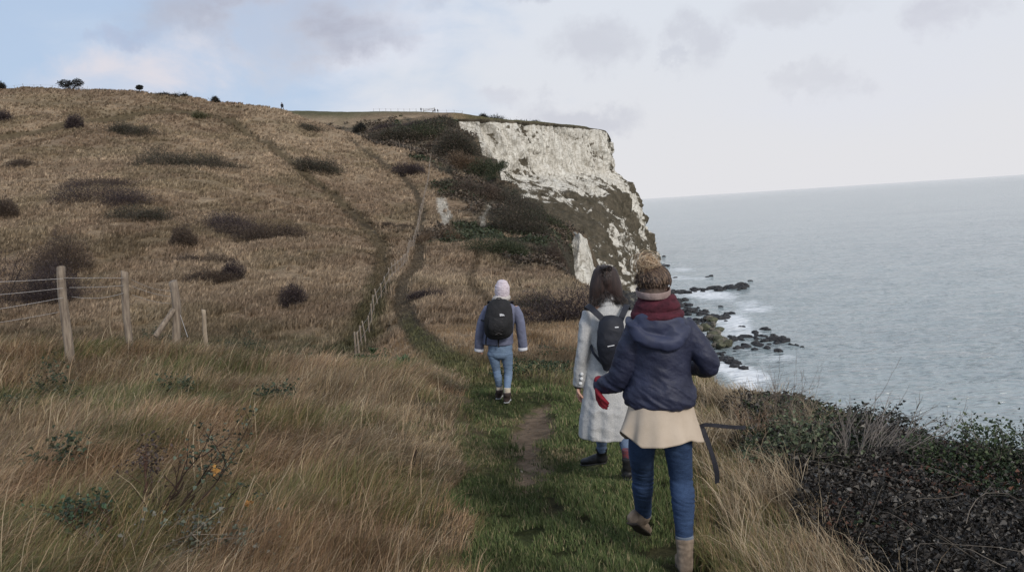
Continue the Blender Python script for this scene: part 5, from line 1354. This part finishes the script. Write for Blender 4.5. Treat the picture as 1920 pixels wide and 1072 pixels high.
# boots
BOOT = mat('tan_suede', (.27, .205, .15), (.12, .09, .066), scale=14, rough=.9, bstr=.5, bdist=.006, bscale=30)
SOLE = mat('boot_sole', (.075, .06, .05), (.04, .033, .028), scale=20, rough=.9)
gzR = gz(J(1287, 1060).x, Y3); 
def boot(parent, org, ank, heel, toe, sole_drop=.03, w=1.0, mb=BOOT, ms=SOLE, voxel=.0055, shaft=.1, nm='boot', lean=(0, 0, 1)):
    ank = Vector(ank); heel = Vector(heel); toe = Vector(toe); d = toe-heel; u = Vector(lean); g = []
    solid(g, [ank, ank*.45+(heel+d*.12+u*.06)*.55, heel+d*.14+u*.045], [(.049*w, .051*w), (.042*w, .048*w), (.043*w, .052*w)], n=14)
    solid(g, [heel+u*.038, heel+d*.3+u*.045, heel+d*.62+u*.036, heel+d*.94+u*.03], [(.036*w, .036), (.039*w, .044), (.046*w, .034), (.040*w, .026)], side=d.cross(u), n=26, cap=.7)
    o = fuse(nm, g, voxel, mb, parent, org, 2, wrinkle(.003, 12, 30, 1))
    g = []; solid(g, [heel-d*.03+u*.004, heel+d*.3+u*.006, heel+d*.66+u*.004, heel+d*1.02+u*.008], [(.038*w, .011), (.036*w, .009), (.048*w, .011), (.034*w, .010)], side=d.cross(u), n=26, cap=1.0)
    s = fuse('sole', g, .004, ms, o, org, 1)
    g = []; solid(g, [ank-u*.0, ank+u*.012], [(.050*w, .052*w)]*2, cap=.4); fuse('collar', g, .004, mb, o, org, 1)
zr = gz(J(1286, 1068).x, Y3-.08)
h0 = J(1285, 1050, -.10); h0.z = zr+.012
t0 = h0+Vector((.03, .235, -.012)); t0.z = gz(t0.x, t0.y)+.014
boot(p3, org, J(1284, 1014, -.035), h0, t0)
tl_ = J(1211, 1000, dl+.05); tl_.z = gz(tl_.x, tl_.y)+.014
hl_ = J(1186, 983, dl-.16)
boot(p3, org, J(1205, 967, dl-.06), hl_, tl_, lean=(.18, .35, .9))
# red glove over the left hand
RED = mat('red_glove_wool', (.26, .020, .032), (.16, .012, .02), scale=20, rough=.9)
g = []; hand(g, J(1122, 720, .14), (-.0, .1, -1), (.4, 1, 0), (1, -.3, 0), size=.98, curl=.5, thick=1.22); solid(g, [J(1124, 712, .14), J(1122, 726, .14)], [.03, .028])
fuse('glove', g, .0042, RED, p3, org, 1)
g = []; hand(g, J(1284, 688, .25), (-1, .3, .1), (0, .3, 1), (-.2, 1, 0), size=.98, curl=.9, thick=1.22); fuse('glove', g, .0042, RED, p3, org, 1)
# headband
g = []; c = J(1224.5, 546, .0)
V = []
a = np.linspace(0, 2*np.pi, 60, endpoint=False)
for k, (dz, rr) in enumerate([(-.022, .95), (-.018, .985), (.0, 1.01), (.011, 1.02), (.015, 1.0)]):
    V.append(np.stack([c.x+.091*rr*np.cos(a), c.y+.110*rr*np.sin(a), c.z+dz+.014*np.sin(a)+.004*np.sin(7*a)*0-.0*a], -1))
V = np.array(V)-np.array(tuple(org)); me = mesh_np('headband', V.reshape(-1, 3), grid_faces(5, 60, True), mat=mat('pale_pink_knit', (.33, .25, .23), (.22, .16, .145), scale=30, rough=.95, bscale=90, bstr=.6))
o = link('headband', me, p3); md = o.modifiers.new('s', 'SOLIDIFY'); md.thickness = .008
# hair: cap plus curls and a loose bun
hcol = [(.085, .052, .036), (.14, .09, .06), (.050, .032, .025), (.24, .16, .10)]
bcol = [(.52, .38, .24), (.42, .29, .18), (.62, .48, .33), (.26, .17, .11)]
g = []; ball(g, J(1224, 527, -.004), (.084, .100, .074), 3); ball(g, J(1224, 548, -.03), (.07, .075, .04), 3); ball(g, J(1215, 497, -.02), (.038, .036, .038), 3)
hb_ = fuse('hair', g, .006, mat('hair_mass', (.075, .046, .032), (.04, .026, .02), scale=28, rough=.6, bscale=45, bstr=.3, bdist=.004), p3, org, 2, wrinkle(.003, 30, 30))
hcn = np.array(tuple(J(1224, 527, -.004)))
def curl(k):
    v = rng.normal(0, 1, 3); v[2] = abs(v[2])*.8-.25; v[1] = -abs(v[1]) if rng.random() < .7 else v[1]; v /= np.linalg.norm(v)
    s = hcn+v*np.array([.085, .102, .077])
    tgt = np.array(tuple(J(1215, 503, -.02))); t = np.linspace(0, rng.uniform(.6, 1.05), 11)[:, None]
    p = s+(tgt-s)*t; out = p-hcn; q = np.linalg.norm(out/np.array([.09, .106, .084]), axis=1, keepdims=True); p = hcn+out/np.maximum(q, .2)*np.maximum(q, .97+rng.random()*.06)
    a = t[:, 0]*rng.uniform(6, 15)+rng.uniform(0, 6); r = rng.uniform(.002, .009)
    return p+np.stack([np.cos(a)*r, np.sin(a)*r*.6, np.sin(a)*r], -1)
o = strands('curls', None, curl, 900, .0021, hcol, hb_, org)
bc = np.array(tuple(J(1213, 499, -.02)))
def bunc(k):
    v = rng.normal(0, 1, 3); v /= np.linalg.norm(v); ax = rng.normal(0, 1, 3); ax /= np.linalg.norm(ax); u = np.cross(ax, v); u /= np.linalg.norm(u); w_ = np.cross(ax, u)
    R_ = rng.uniform(.018, .056); a = np.linspace(0, rng.uniform(2.5, 5.5), 12)[:, None]
    fly = rng.random() < .30; gr = (1+a*.12*(rng.uniform(.5, 1.4) if fly else .1))
    return bc+np.array([0, 0, .006])+v*.012+(np.cos(a)*u+np.sin(a)*w_)*R_*gr+rng.normal(0, .0015, (12, 3))
strands('bun', None, bunc, 300, .0021, bcol, hb_, org)
# loose belt ends blown sideways
STRAP = mat('black_webbing', (.02, .02, .028), (.012, .012, .016), scale=60, rough=.7)
ribbon([J(1312, 800, .0), J(1322, 796, -.01), J(1340, 797, -.02), J(1370, 800, -.02), J(1398, 801, -.03)], .021, .003, [(0, .5, 1), (0, .3, 1), (0, .2, 1), (0, .1, 1), (0, .4, 1)], STRAP, 'strap', p3, org)
ribbon([J(1314, 798, -.0), J(1322, 815, -.02), J(1334, 848, -.03), J(1343, 880, -.03), J(1345, 905, -.02)], .028, .003, [(1, .3, .2), (1, .2, .3), (1, .5, .3), (1, .1, .2), (1, .4, .1)], STRAP, 'strap', p3, org)

# ================= second walker: grey check coat
hA = hit(1122, 879, 3); hB = hit(1180, 914, 3)
Y2 = 6.15
K = lambda px, py, dy=0.0: W(px, py, Y2+dy)
org = Vector((K(1140, 880).x, Y2, gz(K(1140, 880).x, Y2)))
p2 = empty('person', org, 'middle walker in a long pale grey check coat with long straight dark hair', 'person')
g = []; hc = K(1134, 530)
f_, r_, u_ = head(g, hc, k=.94)
solid(g, [K(1136, 550), K(1138, 575)], [.05, .055]); solid(g, [K(1138, 580), K(1138, 620), K(1138, 670), K(1138, 715)], [(.11, .07), (.13, .085), (.11, .08), (.14, .10)])
solid(g, [K(1104, 592), K(1097, 655, -.02), K(1087, 722, .04)], [.038, .034, .024]); solid(g, [K(1176, 592), K(1188, 655, -.02), K(1186, 715, .04)], [.038, .034, .024])
hand(g, K(1085, 724, .045), (-.05, .12, -1), (.35, 1, 0), (1, -.35, 0), size=.95, curl=.55); hand(g, K(1186, 720, .045), (.05, .12, -1), (.35, -1, 0), (-1, -.35, 0), size=.95, curl=.55)
da = hA.y-Y2; db = hB.y-Y2
solid(g, [K(1124, 710), K(1127, 780, .07), K(1128, 812, da-.08), K(1128, 846, da-.03)], [.055, .036, .028, .025]); solid(g, [K(1154, 710), K(1160, 780, .02), K(1169, 815, db*.35), K(1177, 850, db*.9), K(1178, 878, db)], [.055, .036, .028, .025, .024])
fuse('body', g, .006, SKIN, p2, org, 3); eyes(hc, f_, r_, u_, p2, org)
def check_mat():
    m, nt, b = nodes('grey_check_wool')
    tc = nt.nodes.new('ShaderNodeTexCoord'); sp = nt.nodes.new('ShaderNodeSeparateXYZ')
    dn = noise_node(nt, 4, 2); va = nt.nodes.new('ShaderNodeVectorMath'); va.operation = 'MULTIPLY_ADD'
    nt.links.new(dn.outputs['Color'], va.inputs[0]); va.inputs[1].default_value = (.02, .02, .02); nt.links.new(tc.outputs['Object'], va.inputs[2]); nt.links.new(va.outputs[0], sp.inputs[0])
    def line(out, per, w_, ph=0):
        a = N(nt, 'ShaderNodeMath', operation='MULTIPLY_ADD'); nt.links.new(out, a.inputs[0]); a.inputs[1].default_value = 1/per; a.inputs[2].default_value = ph
        f = N(nt, 'ShaderNodeMath', operation='FRACT'); nt.links.new(a.outputs[0], f.inputs[0])
        c = N(nt, 'ShaderNodeMath', operation='LESS_THAN'); nt.links.new(f.outputs[0], c.inputs[0]); c.inputs[1].default_value = w_; return c.outputs[0]
    col = ramp(nt, noise_node(nt, 160, 3, .7).outputs[0], [(.35, (.34, .335, .335)), (.65, (.54, .53, .51))]).outputs[0]
    dark = (.19, .20, .25)
    for o, per, w_, ph in ((sp.outputs['X'], .062, .16, 0), (sp.outputs['X'], .062, .05, .4), (sp.outputs['Z'], .075, .13, 0), (sp.outputs['Z'], .075, .05, .35)):
        mm = N(nt, 'ShaderNodeMath', operation='MULTIPLY'); nt.links.new(line(o, per, w_, ph), mm.inputs[0]); mm.inputs[1].default_value = .09
        col = mixc(nt, col, dark, mm.outputs[0])
    nt.links.new(col, b.inputs['Base Color']); b.inputs['Roughness'].default_value = .95; b.inputs['Specular IOR Level'].default_value = .1
    bump(nt, b, noise_node(nt, 16, 5, .6, stretch=(1, 1, .5)).outputs[0], .5, .012); return m
CHECK = check_mat()
g = []
def coatf(th, t):
    lo = 1-sstep(.05, .6, t); return 1+.05*lo*np.sin(6*th+1.2)+.03*lo*np.sin(11*th+.5)-.13*lo*np.exp(-((np.mod(th-4.35, 6.283))/.16)**2)-.13*lo*np.exp(-((np.mod(4.35-th, 6.283))/.16)**2)
solid(g, [K(1137, 817, .02), K(1137, 800, .02), K(1138, 760, .01), K(1139, 705), K(1140, 655), K(1140, 610), K(1139, 586), K(1137, 570)], [(.205, .17), (.205, .17), (.195, .16), (.170, .135), (.150, .12), (.172, .12), (.145, .10), (.075, .075)], n=70, seg=64, cap=.1, fn=coatf)
solid(g, [K(1106, 588), K(1098, 620, -.02), K(1095, 655, -.03), K(1089, 690, .0), K(1087, 720, .04)], [.058, .057, .053, .051, .054], n=30, cap=.3)
solid(g, [K(1174, 588), K(1184, 620, -.02), K(1189, 655, -.03), K(1188, 690, .0), K(1187, 716, .04)], [.058, .057, .053, .051, .054], n=30, cap=.3)
fuse('coat', g, .0075, CHECK, p2, org, 3, wrinkle(.009, 7, 8, 9))
g = []; a = np.linspace(0, 2*np.pi, 22)
c = K(1137, 559, .0)
for dz, w_, rr in ((0, .075, .018), (.02, .068, .016), (.036, .062, .013)):
    solid(g, [(c.x+w_*math.cos(t), c.y+w_*math.sin(t), c.z+dz+.012*math.sin(t)*-1) for t in a], [(rr*1.3, rr*.7)]*22, side=(0, 0, 1), n=50, seg=12)
solid(g, [K(1136.5, 570), K(1136, 560), K(1135.5, 551)], [.078, .068, .062], cap=.2)
fuse('coat_collar', g, .005, mat('pale_collar_wool', (.52, .51, .50), (.40, .40, .40), scale=25, rough=.95), p2, org, 3, wrinkle(.004, 15, 15))
BTN = mat('pearl_button', (.75, .75, .75), (.6, .6, .6), rough=.3, bstr=0)
for px, py in ((1091, 701), (1090.5, 709.5), (1088.5, 718)):
    g = []; q = K(px, py, -.052 if py < 705 else (-.04 if py < 712 else -.02)); solid(g, [q, q+Vector((0, -.008, 0))], [.014, .013], seg=16, cap=.3); fuse('button', g, .002, BTN, p2, org, 1)
g = []; c = K(1085.5, 724, .045); solid(g, [(c.x+.031*math.cos(t), c.y+.031*math.sin(t), c.z) for t in a], [(.010, .004)]*22, side=(0, 0, 1), n=40, seg=8); ball(g, (c.x-.03, c.y-.01, c.z), (.008, .017, .017))
fuse('watch', g, .003, STRAP, p2, org, 0)
# trousers and boots
J2 = denim('worn_denim', (.13, .17, .24), (.07, .10, .16))
g = []
solid(g, [K(1124, 720), K(1127, 780, .07), K(1128, 812, da-.08), K(1128, 843, da-.03)], [.075, .058, .047, .041]); solid(g, [K(1154, 720), K(1160, 780, .02), K(1169, 815, db*.35), K(1177, 850, db*.9)], [.075, .056, .046, .041])
solid(g, [K(1140, 690), K(1140, 725)], [(.14, .1), (.135, .1)])
fuse('jeans', g, .007, J2, p2, org, 3, wrinkle(.005, 6, 30))
g = []; solid(g, [K(1176.5, 842, db-.0), K(1177.5, 856, db)], [.044, .043], cap=.2); fuse('sock', g, .004, mat('red_check_sock', (.22, .04, .04), (.05, .05, .07), scale=50, rough=.9), p2, org, 0)
BLK = mat('black_leather', (.022, .021, .022), (.012, .012, .013), scale=10, rough=.5, bstr=.4)
BSOLE = mat('black_rubber', (.035, .035, .035), (.02, .02, .02), rough=.8)
hz = K(1134, 872, da); hz.z = gz(hz.x, hz.y)+.012; tz_ = K(1108, 868, da+.03); tz_.z = gz(tz_.x, tz_.y)+.018
hz.z += .02
boot(p2, org, K(1128, 842, da-.02), hz, hz+(tz_-hz)*1.65+Vector((0, .03, 0)), mb=BLK, ms=BSOLE)
hz = K(1179, 910, db-.02); hz.z = gz(hz.x, hz.y)+.012; tz_ = hz+Vector((.02, .24, 0)); tz_.z = gz(tz_.x, tz_.y)+.014
g = []; solid(g, [K(1177.5, 856, db), K(1179, 895, db)], [.046, .047]); boot(p2, org, K(1178, 862, db), hz, tz_, mb=BLK, ms=BSOLE)
# hair
dk = [(.030, .020, .018), (.045, .028, .024), (.065, .040, .032), (.022, .016, .015)]
g = []; ball(g, K(1134.5, 523, -.004), (.088, .104, .105), 3)
solid(g, [K(1133, 515, -.02), K(1124, 540, -.035), K(1114, 566, -.035)], [(.090, .075), (.080, .06), (.042, .03)], n=20)
solid(g, [K(1137, 515, -.02), K(1148, 540, -.03), K(1162, 564, -.03)], [(.090, .075), (.080, .06), (.038, .03)], n=20)
hb_ = fuse('hair', g, .006, mat('dark_hair_mass', (.045, .028, .024), (.022, .015, .014), scale=20, rough=.5, bscale=70, bstr=.8, bdist=.006, stretch=(2, 2, .15)), p2, org, 3)
hcn = np.array(tuple(K(1134.5, 520, -.004)))
def long_h(k):
    a = rng.uniform(0, 6.28); v = np.array([math.cos(a)*.9, -abs(math.sin(a)) if rng.random() < .8 else abs(math.sin(a))*.3, .5+rng.random()*.6]); v /= np.linalg.norm(v)
    s = hcn+np.array([.0, .0, .088])+np.array([rng.normal(0, .02), rng.normal(0, .05), 0])
    side = v[0]*1.0
    e1 = hcn+v*np.array([.094, .112, .10])*np.array([1, 1, .6])
    ex = 1136+side*38+rng.normal(0, 4)+5*abs(side); ey = 570-12*(1-min(1, abs(side)*1.8))+rng.normal(0, 5)
    if side > 0: ex += 4; ey -= 2
    e2 = np.array(tuple(K(1135+side*29, 543, -.085*(1-abs(side)*.75)))); e3 = np.array(tuple(K(ex, ey, -.10*(1-abs(side)*.6)+rng.normal(0, .01))))
    return cat_interp(np.array([s, e1, e2, e3]), np.linspace(0, 1, 14))
strands('locks', None, long_h, 620, .0028, dk, hb_, org)
# her backpack is a thing of its own
org = K(1143, 650, -.16)
bp = empty('backpack', org, 'small black tapering backpack worn over the grey check coat', 'backpack')
BAG = mat('black_nylon', (.020, .022, .032), (.012, .013, .019), scale=8, rough=.65, bstr=.4, bdist=.006, bscale=25)
g = []
solid(g, [K(1138, 690, -.16), K(1140, 670, -.185), K(1143, 640, -.20), K(1147, 612, -.185), K(1149, 598, -.16)], [(.03, .03), (.068, .05), (.098, .065), (.098, .06), (.085, .04)], n=40, seg=32, cap=.6)
bpb = fuse('bag', g, .006, BAG, bp, org, 4, wrinkle(.006, 8, 9, 3))
for pts in ([(1101, 579, .06), (1101, 573, -.07), (1113, 582, -.15), (1127, 595, -.17), (1135, 603, -.17)], [(1178, 580, .06), (1176, 572, -.07), (1172, 580, -.14), (1167, 592, -.17), (1163, 602, -.17)], [(1130, 682, -.16), (1112, 660, -.13), (1107, 640, -.02)]):
    ribbon([K(*q) for q in pts], .045 if len(pts) > 3 else .02, .012, (1, .2, .6) if pts[0][0] < 1150 else (1, -.2, -.3), BAG, 'shoulder_strap', bp, org)
WHT = mat('white_print', (.75, .75, .78), (.7, .7, .72), bstr=0)
ribbon([K(1153, 613.5, -.252), K(1160, 613, -.250)], .008, .003, (0, 0, 1), WHT, 'label_tag', bp, org)
ribbon([K(1139, 649.5, -.268), K(1146, 648, -.268), K(1152, 647, -.266)], .005, .004, (0, 0, 1), WHT, 'zip', bp, org)

# ================= farthest of the three: blue grey jacket
hC = hit(935, 752, 5); hD = hit(950, 757, 5)
Y1 = (hC.y+hD.y)/2+.05
Q = lambda px, py, dy=0.0: W(px, py, Y1+dy)
org = Vector((Q(942, 700).x, Y1, gz(Q(942, 700).x, Y1)))
p1 = empty('person', org, 'farthest of the three walkers, pale woolly hat, blue grey jacket and light blue jeans', 'person')
g = []; hc = Q(941.5, 543); f_, r_, u_ = head(g, hc)
solid(g, [Q(941, 553), Q(941, 568)], [.05, .055]); solid(g, [Q(938, 570), Q(936, 600), Q(935, 640), Q(938, 655)], [(.12, .08), (.14, .09), (.13, .09), (.14, .1)])
solid(g, [Q(913, 577), Q(902, 620, -.02), Q(899, 655, .03)], [.038, .034, .024]); solid(g, [Q(968, 577), Q(977, 620, -.02), Q(979, 652, .03)], [.038, .034, .024])
hand(g, Q(899, 652, .03), (0, .15, -1), (.35, 1, 0), (1, -.3, 0), size=.72, curl=.9); hand(g, Q(979, 650, .03), (0, .15, -1), (.35, -1, 0), (-1, -.3, 0), size=.72, curl=.9)
dc = hC.y-Y1; dd = hD.y-Y1
solid(g, [Q(925, 655), Q(928, 678, .02), Q(931, 693, .05), Q(934, 708, .02), Q(936, 730, dc)], [.055, .045, .035, .032, .026], n=36); solid(g, [Q(950, 655), Q(952, 680, .02), Q(953, 695, .03), Q(952.5, 710, .0), Q(951, 735, dd)], [.055, .045, .035, .032, .026], n=36)
fuse('body', g, .007, SKIN, p1, org, 3); eyes(hc, f_, r_, u_, p1, org)
GB = mat('blue_grey_fleece', (.155, .165, .235), (.11, .118, .175), scale=8, rough=.95, bstr=.5, bdist=.008, bscale=30)
g = []
solid(g, [Q(934, 644), Q(934, 634), Q(935, 612), Q(938, 590), Q(940, 573), Q(941, 564)], [(.205, .15), (.205, .15), (.20, .145), (.205, .135), (.19, .11), (.09, .08)], n=50, seg=36, cap=.15)
solid(g, [Q(916, 577), Q(906, 598, -.01), Q(901, 620, -.02), Q(899, 636, .0), Q(898.5, 651, .03)], [.058, .064, .062, .060, .063], cap=.3)
solid(g, [Q(966, 577), Q(974, 598, -.01), Q(977, 620, -.02), Q(979, 636, .0), Q(980, 649, .03)], [.058, .064, .062, .060, .063], cap=.3)
fuse('jacket', g, .008, GB, p1, org, 4, wrinkle(.007, 7, 8))
FUR = mat('cream_fleece', (.52, .48, .45), (.36, .33, .31), scale=30, rough=1, bstr=1, bdist=.01, bscale=60)
g = []; c = Q(940, 559); solid(g, [(c.x+.092*math.cos(t), c.y+.09*math.sin(t), c.z+.008*math.cos(t*3)) for t in a], [(.036, .032)]*22, n=50, seg=14, side=(0, 0, 1)); fuse('collar', g, .006, FUR, p1, org, 2, wrinkle(.006, 30, 30))
for q0, q1 in ((Q(898.5, 653.5, .03), Q(898, 658, .03)), (Q(980, 651.5, .03), Q(980.5, 656, .03))):
    g = []; solid(g, [q0, q1], [.066, .063], cap=.2); fuse('fleece_cuff', g, .006, mat('white_fleece', (.66, .66, .70), (.52, .52, .56), scale=30, rough=1), p1, org, 1)
g = []
solid(g, [Q(941.5, 553, 0), Q(941.5, 546), Q(941.5, 537), Q(941.5, 530)], [(.093, .10), (.099, .11), (.096, .107), (.072, .082)], cap=.55, n=24, fn=lambda th, t: 1+.012*np.sin(24*th))
fuse('woolly_hat', g, .006, mat('pale_pink_wool', (.60, .53, .56), (.47, .40, .44), scale=30, rough=1, bstr=1, bdist=.008, bscale=60), p1, org, 1, wrinkle(.007, 16, 30))
J1 = denim('light_denim', (.17, .235, .33), (.115, .165, .25))
g = []
solid(g, [Q(938, 645), Q(938, 662)], [(.165, .12), (.16, .115)])
solid(g, [Q(925, 662), Q(928, 678, .02), Q(931, 693, .05), Q(934, 708, .02), Q(936, 724, dc)], [.082, .067, .054, .050, .040], n=36)
solid(g, [Q(950, 662), Q(952, 680, .02), Q(953, 695, .03), Q(952.5, 710, .0), Q(951, 728, dd)], [.084, .069, .057, .052, .041], n=36)
fuse('jeans', g, .0065, J1, p1, org, 3, wrinkle(.006, 6, 26))
SOCK = mat('cream_sock', (.55, .49, .40), (.40, .33, .25), scale=30, rough=1)
BR = mat('brown_leather', (.06, .042, .036), (.035, .026, .024), scale=9, rough=.7)
WS = mat('pale_sole', (.42, .42, .43), (.25, .25, .25), rough=.8)
for (px, py, dq, hh_) in ((936.5, 724, dc, hC), (951, 729, dd, hD)):
    g = []; solid(g, [Q(px, py-2, dq), Q(px, py+8, dq)], [.047, .046], cap=.2); fuse('sock', g, .005, SOCK, p1, org, 1)
    hz = Vector((hh_.x, hh_.y, gz(hh_.x, hh_.y)+.012)); tz_ = hz+Vector((.02, .24, 0)); tz_.z = gz(tz_.x, tz_.y)+.014
    boot(p1, org, Q(px, py+9, dq), hz, tz_, mb=BR, ms=WS, w=1.08)
org = Q(935, 600, -.2)
bp = empty('backpack', org, 'large black rucksack with bungee cords and small white emblem on the farthest walker', 'backpack')
BAG2 = mat('black_pack_fabric', (.020, .019, .021), (.012, .012, .013), scale=10, rough=.8, bstr=.6, bdist=.008, bscale=20)
g = []
solid(g, [Q(935.5, 630, -.22), Q(935, 622, -.24), Q(935, 604, -.25), Q(936, 585, -.24), Q(936, 572, -.22), Q(936, 565, -.20)], [(.15, .07), (.185, .10), (.19, .115), (.175, .105), (.155, .085), (.12, .06)], n=50, seg=36, cap=.5)
bb = fuse('bag', g, .008, BAG2, bp, org, 4, wrinkle(.007, 9, 9, 7))
g = []; solid(g, [Q(934, 626, -.33), Q(934, 612, -.355), Q(934.5, 597, -.34)], [(.11, .03), (.13, .045), (.12, .03)], n=20, seg=28); fuse('front_pocket', g, .007, BAG2, bp, org, 3, wrinkle(.005, 12, 12, 5))
CORD = mat('grey_cord', (.10, .09, .09), (.06, .055, .055), bstr=0)
g = Geo(); zig = [(927, 598), (943, 604), (926, 609), (942, 615), (927, 621), (941, 627)]
zz = [np.array(tuple(Q(x, y, -.402+.012*abs(i-2.5)))) for i, (x, y) in enumerate(zig)]; tube_np(g, np.array(zz)-np.array(tuple(org)), .004, (.1, .1, .1), 6)
zz = [np.array(tuple(Q(935+(935-x), y, -.402+.012*abs(i-2.5)))) for i, (x, y) in enumerate(zig)]; tube_np(g, np.array(zz)-np.array(tuple(org)), .004, (.1, .1, .1), 6)
g.build('bungee_cord', CORD, parent=bp)
# small emblem: a quarter-round of three nested curves
em = []
c0_ = Q(937.2, 592.4, -.366)
def arc_poly(r0, r1):
    t = np.linspace(0, np.pi/2, 14); o = [(c0_.x+r1*.062*math.sin(k)*1.0, c0_.z+r1*.030*math.cos(k)) for k in t]; i_ = [(c0_.x+r0*.062*math.sin(k), c0_.z+r0*.030*math.cos(k)) for k in t[::-1]]
    return o+i_
bm = bmesh.new()
for r0, r1 in ((.0, .42), (.5, .72), (.80, 1.0)):
    vs = [bm.verts.new((x-org.x, c0_.y-org.y, z-org.z)) for x, z in arc_poly(r0, r1)]; 
    for k in range(13): bm.faces.new([vs[k], vs[k+1], vs[26-k], vs[27-k]])
me = bpy.data.meshes.new('emblem'); bm.to_mesh(me); bm.free(); me.materials.append(WHT); o = link('emblem', me, bp); md = o.modifiers.new('s', 'SOLIDIFY'); md.thickness = .004
for sx_, x0 in ((-1, 913), (1, 963)):
    ribbon([Q(x0+6*-sx_, 575, .1), Q(x0+4*-sx_, 566, .0), Q(x0+8*-sx_, 565, -.12), Q(x0+11*-sx_, 568, -.2)], .05, .012, (1, 0, 0), BAG2, 'shoulder_strap', bp, org)
ribbon([Q(960, 597, -.16), Q(960.5, 605, -.16)], .02, .012, (1, 0, 0), WHT, 'buckle', bp, org)
ribbon([Q(935, 632, -.24), Q(934.5, 641, -.2), Q(935, 651, -.19)], .02, .004, (1, 0, 0), BAG2, 'loose_strap', bp, org)
ribbon([Q(912, 630, -.17), Q(911, 640, -.16), Q(911, 647, -.15)], .018, .004, (1, 0, 0), BAG2, 'loose_strap', bp, org)
ribbon([Q(902, 600, -.08), Q(909, 602, -.18)], .02, .004, (0, 0, 1), BAG2, 'side_strap', bp, org)
ribbon([Q(930, 566, -.2), Q(932, 559, -.24), Q(939, 559, -.24), Q(941, 566, -.2)], .02, .01, (0, 1, 0), BAG2, 'grab_handle', bp, org)
# ================= figures on the skyline
def far_person(px, y0, y1, hpx, label, gait=.2):
    h = crest(px, y0, y1); s = 1.72; k = hpx*h.y/F/1.72; rt_ = empty('person', h, label, 'person')
    V_ = lambda x, y, z: h+Vector((x, y, z))*k
    g = []; ball(g, V_(0, .02, 1.60), (.085*k, .1*k, .125*k)); solid(g, [V_(0, 0, 1.5), V_(0, 0, 1.4)], [.06*k]*2)
    solid(g, [V_(0, 0, 1.4), V_(0, 0, 1.1), V_(0, 0, .9)], [(.16*k, .1*k), (.14*k, .1*k), (.15*k, .1*k)])
    for q in (-1, 1):
        solid(g, [V_(q*.19, 0, 1.38), V_(q*.24, -.02, 1.1), V_(q*.22, .08, .86), V_(q*.21, .1, .76)], [.045*k, .04*k, .035*k, .03*k]); solid(g, [V_(q*.09, 0, .9), V_(q*(.1+gait*.3), q*gait, .47), V_(q*(.1+gait*.5), q*gait*1.2, .05), V_(q*(.1+gait*.5), q*gait*1.2+.12, .03)], [.075*k, .055*k, .04*k, .035*k])
    fuse('body', g, .03, SKIN, rt_, h, 1)
    DK = mat('dark_coat', (.022, .024, .034), (.016, .017, .024))
    g = []; solid(g, [V_(0, 0, 1.46), V_(0, 0, 1.36), V_(0, 0, 1.1), V_(0, 0, .82)], [(.08*k, .08*k), (.2*k, .13*k), (.19*k, .14*k), (.21*k, .15*k)])
    for q in (-1, 1): solid(g, [V_(q*.19, 0, 1.38), V_(q*.25, -.02, 1.1), V_(q*.23, .08, .84)], [.07*k, .065*k, .055*k])
    fuse('jacket', g, .03, DK, rt_, h, 1)
    g = []
    for q in (-1, 1): solid(g, [V_(q*.09, 0, .9), V_(q*(.1+gait*.3), q*gait, .47), V_(q*(.1+gait*.5), q*gait*1.2, .1)], [.1*k, .075*k, .06*k])
    fuse('trousers', g, .03, DK, rt_, h, 1)
    g = []; ball(g, V_(0, -.01, 1.66), (.1*k, .11*k, .1*k)); fuse('hair', g, .03, DK, rt_, h, 1)
far_person(529, 180, 194, 15, 'lone dark walker standing on the skyline above the diagonal track', .2)
far_person(789, 300, 400, 7.5, 'dark figure at the left end of the skyline gate', .1)
far_person(815, 300, 400, 7, 'left one of two dark figures just right of the skyline gate', .1)
far_person(820, 300, 400, 6.5, 'right one of two dark figures just right of the skyline gate', .1)
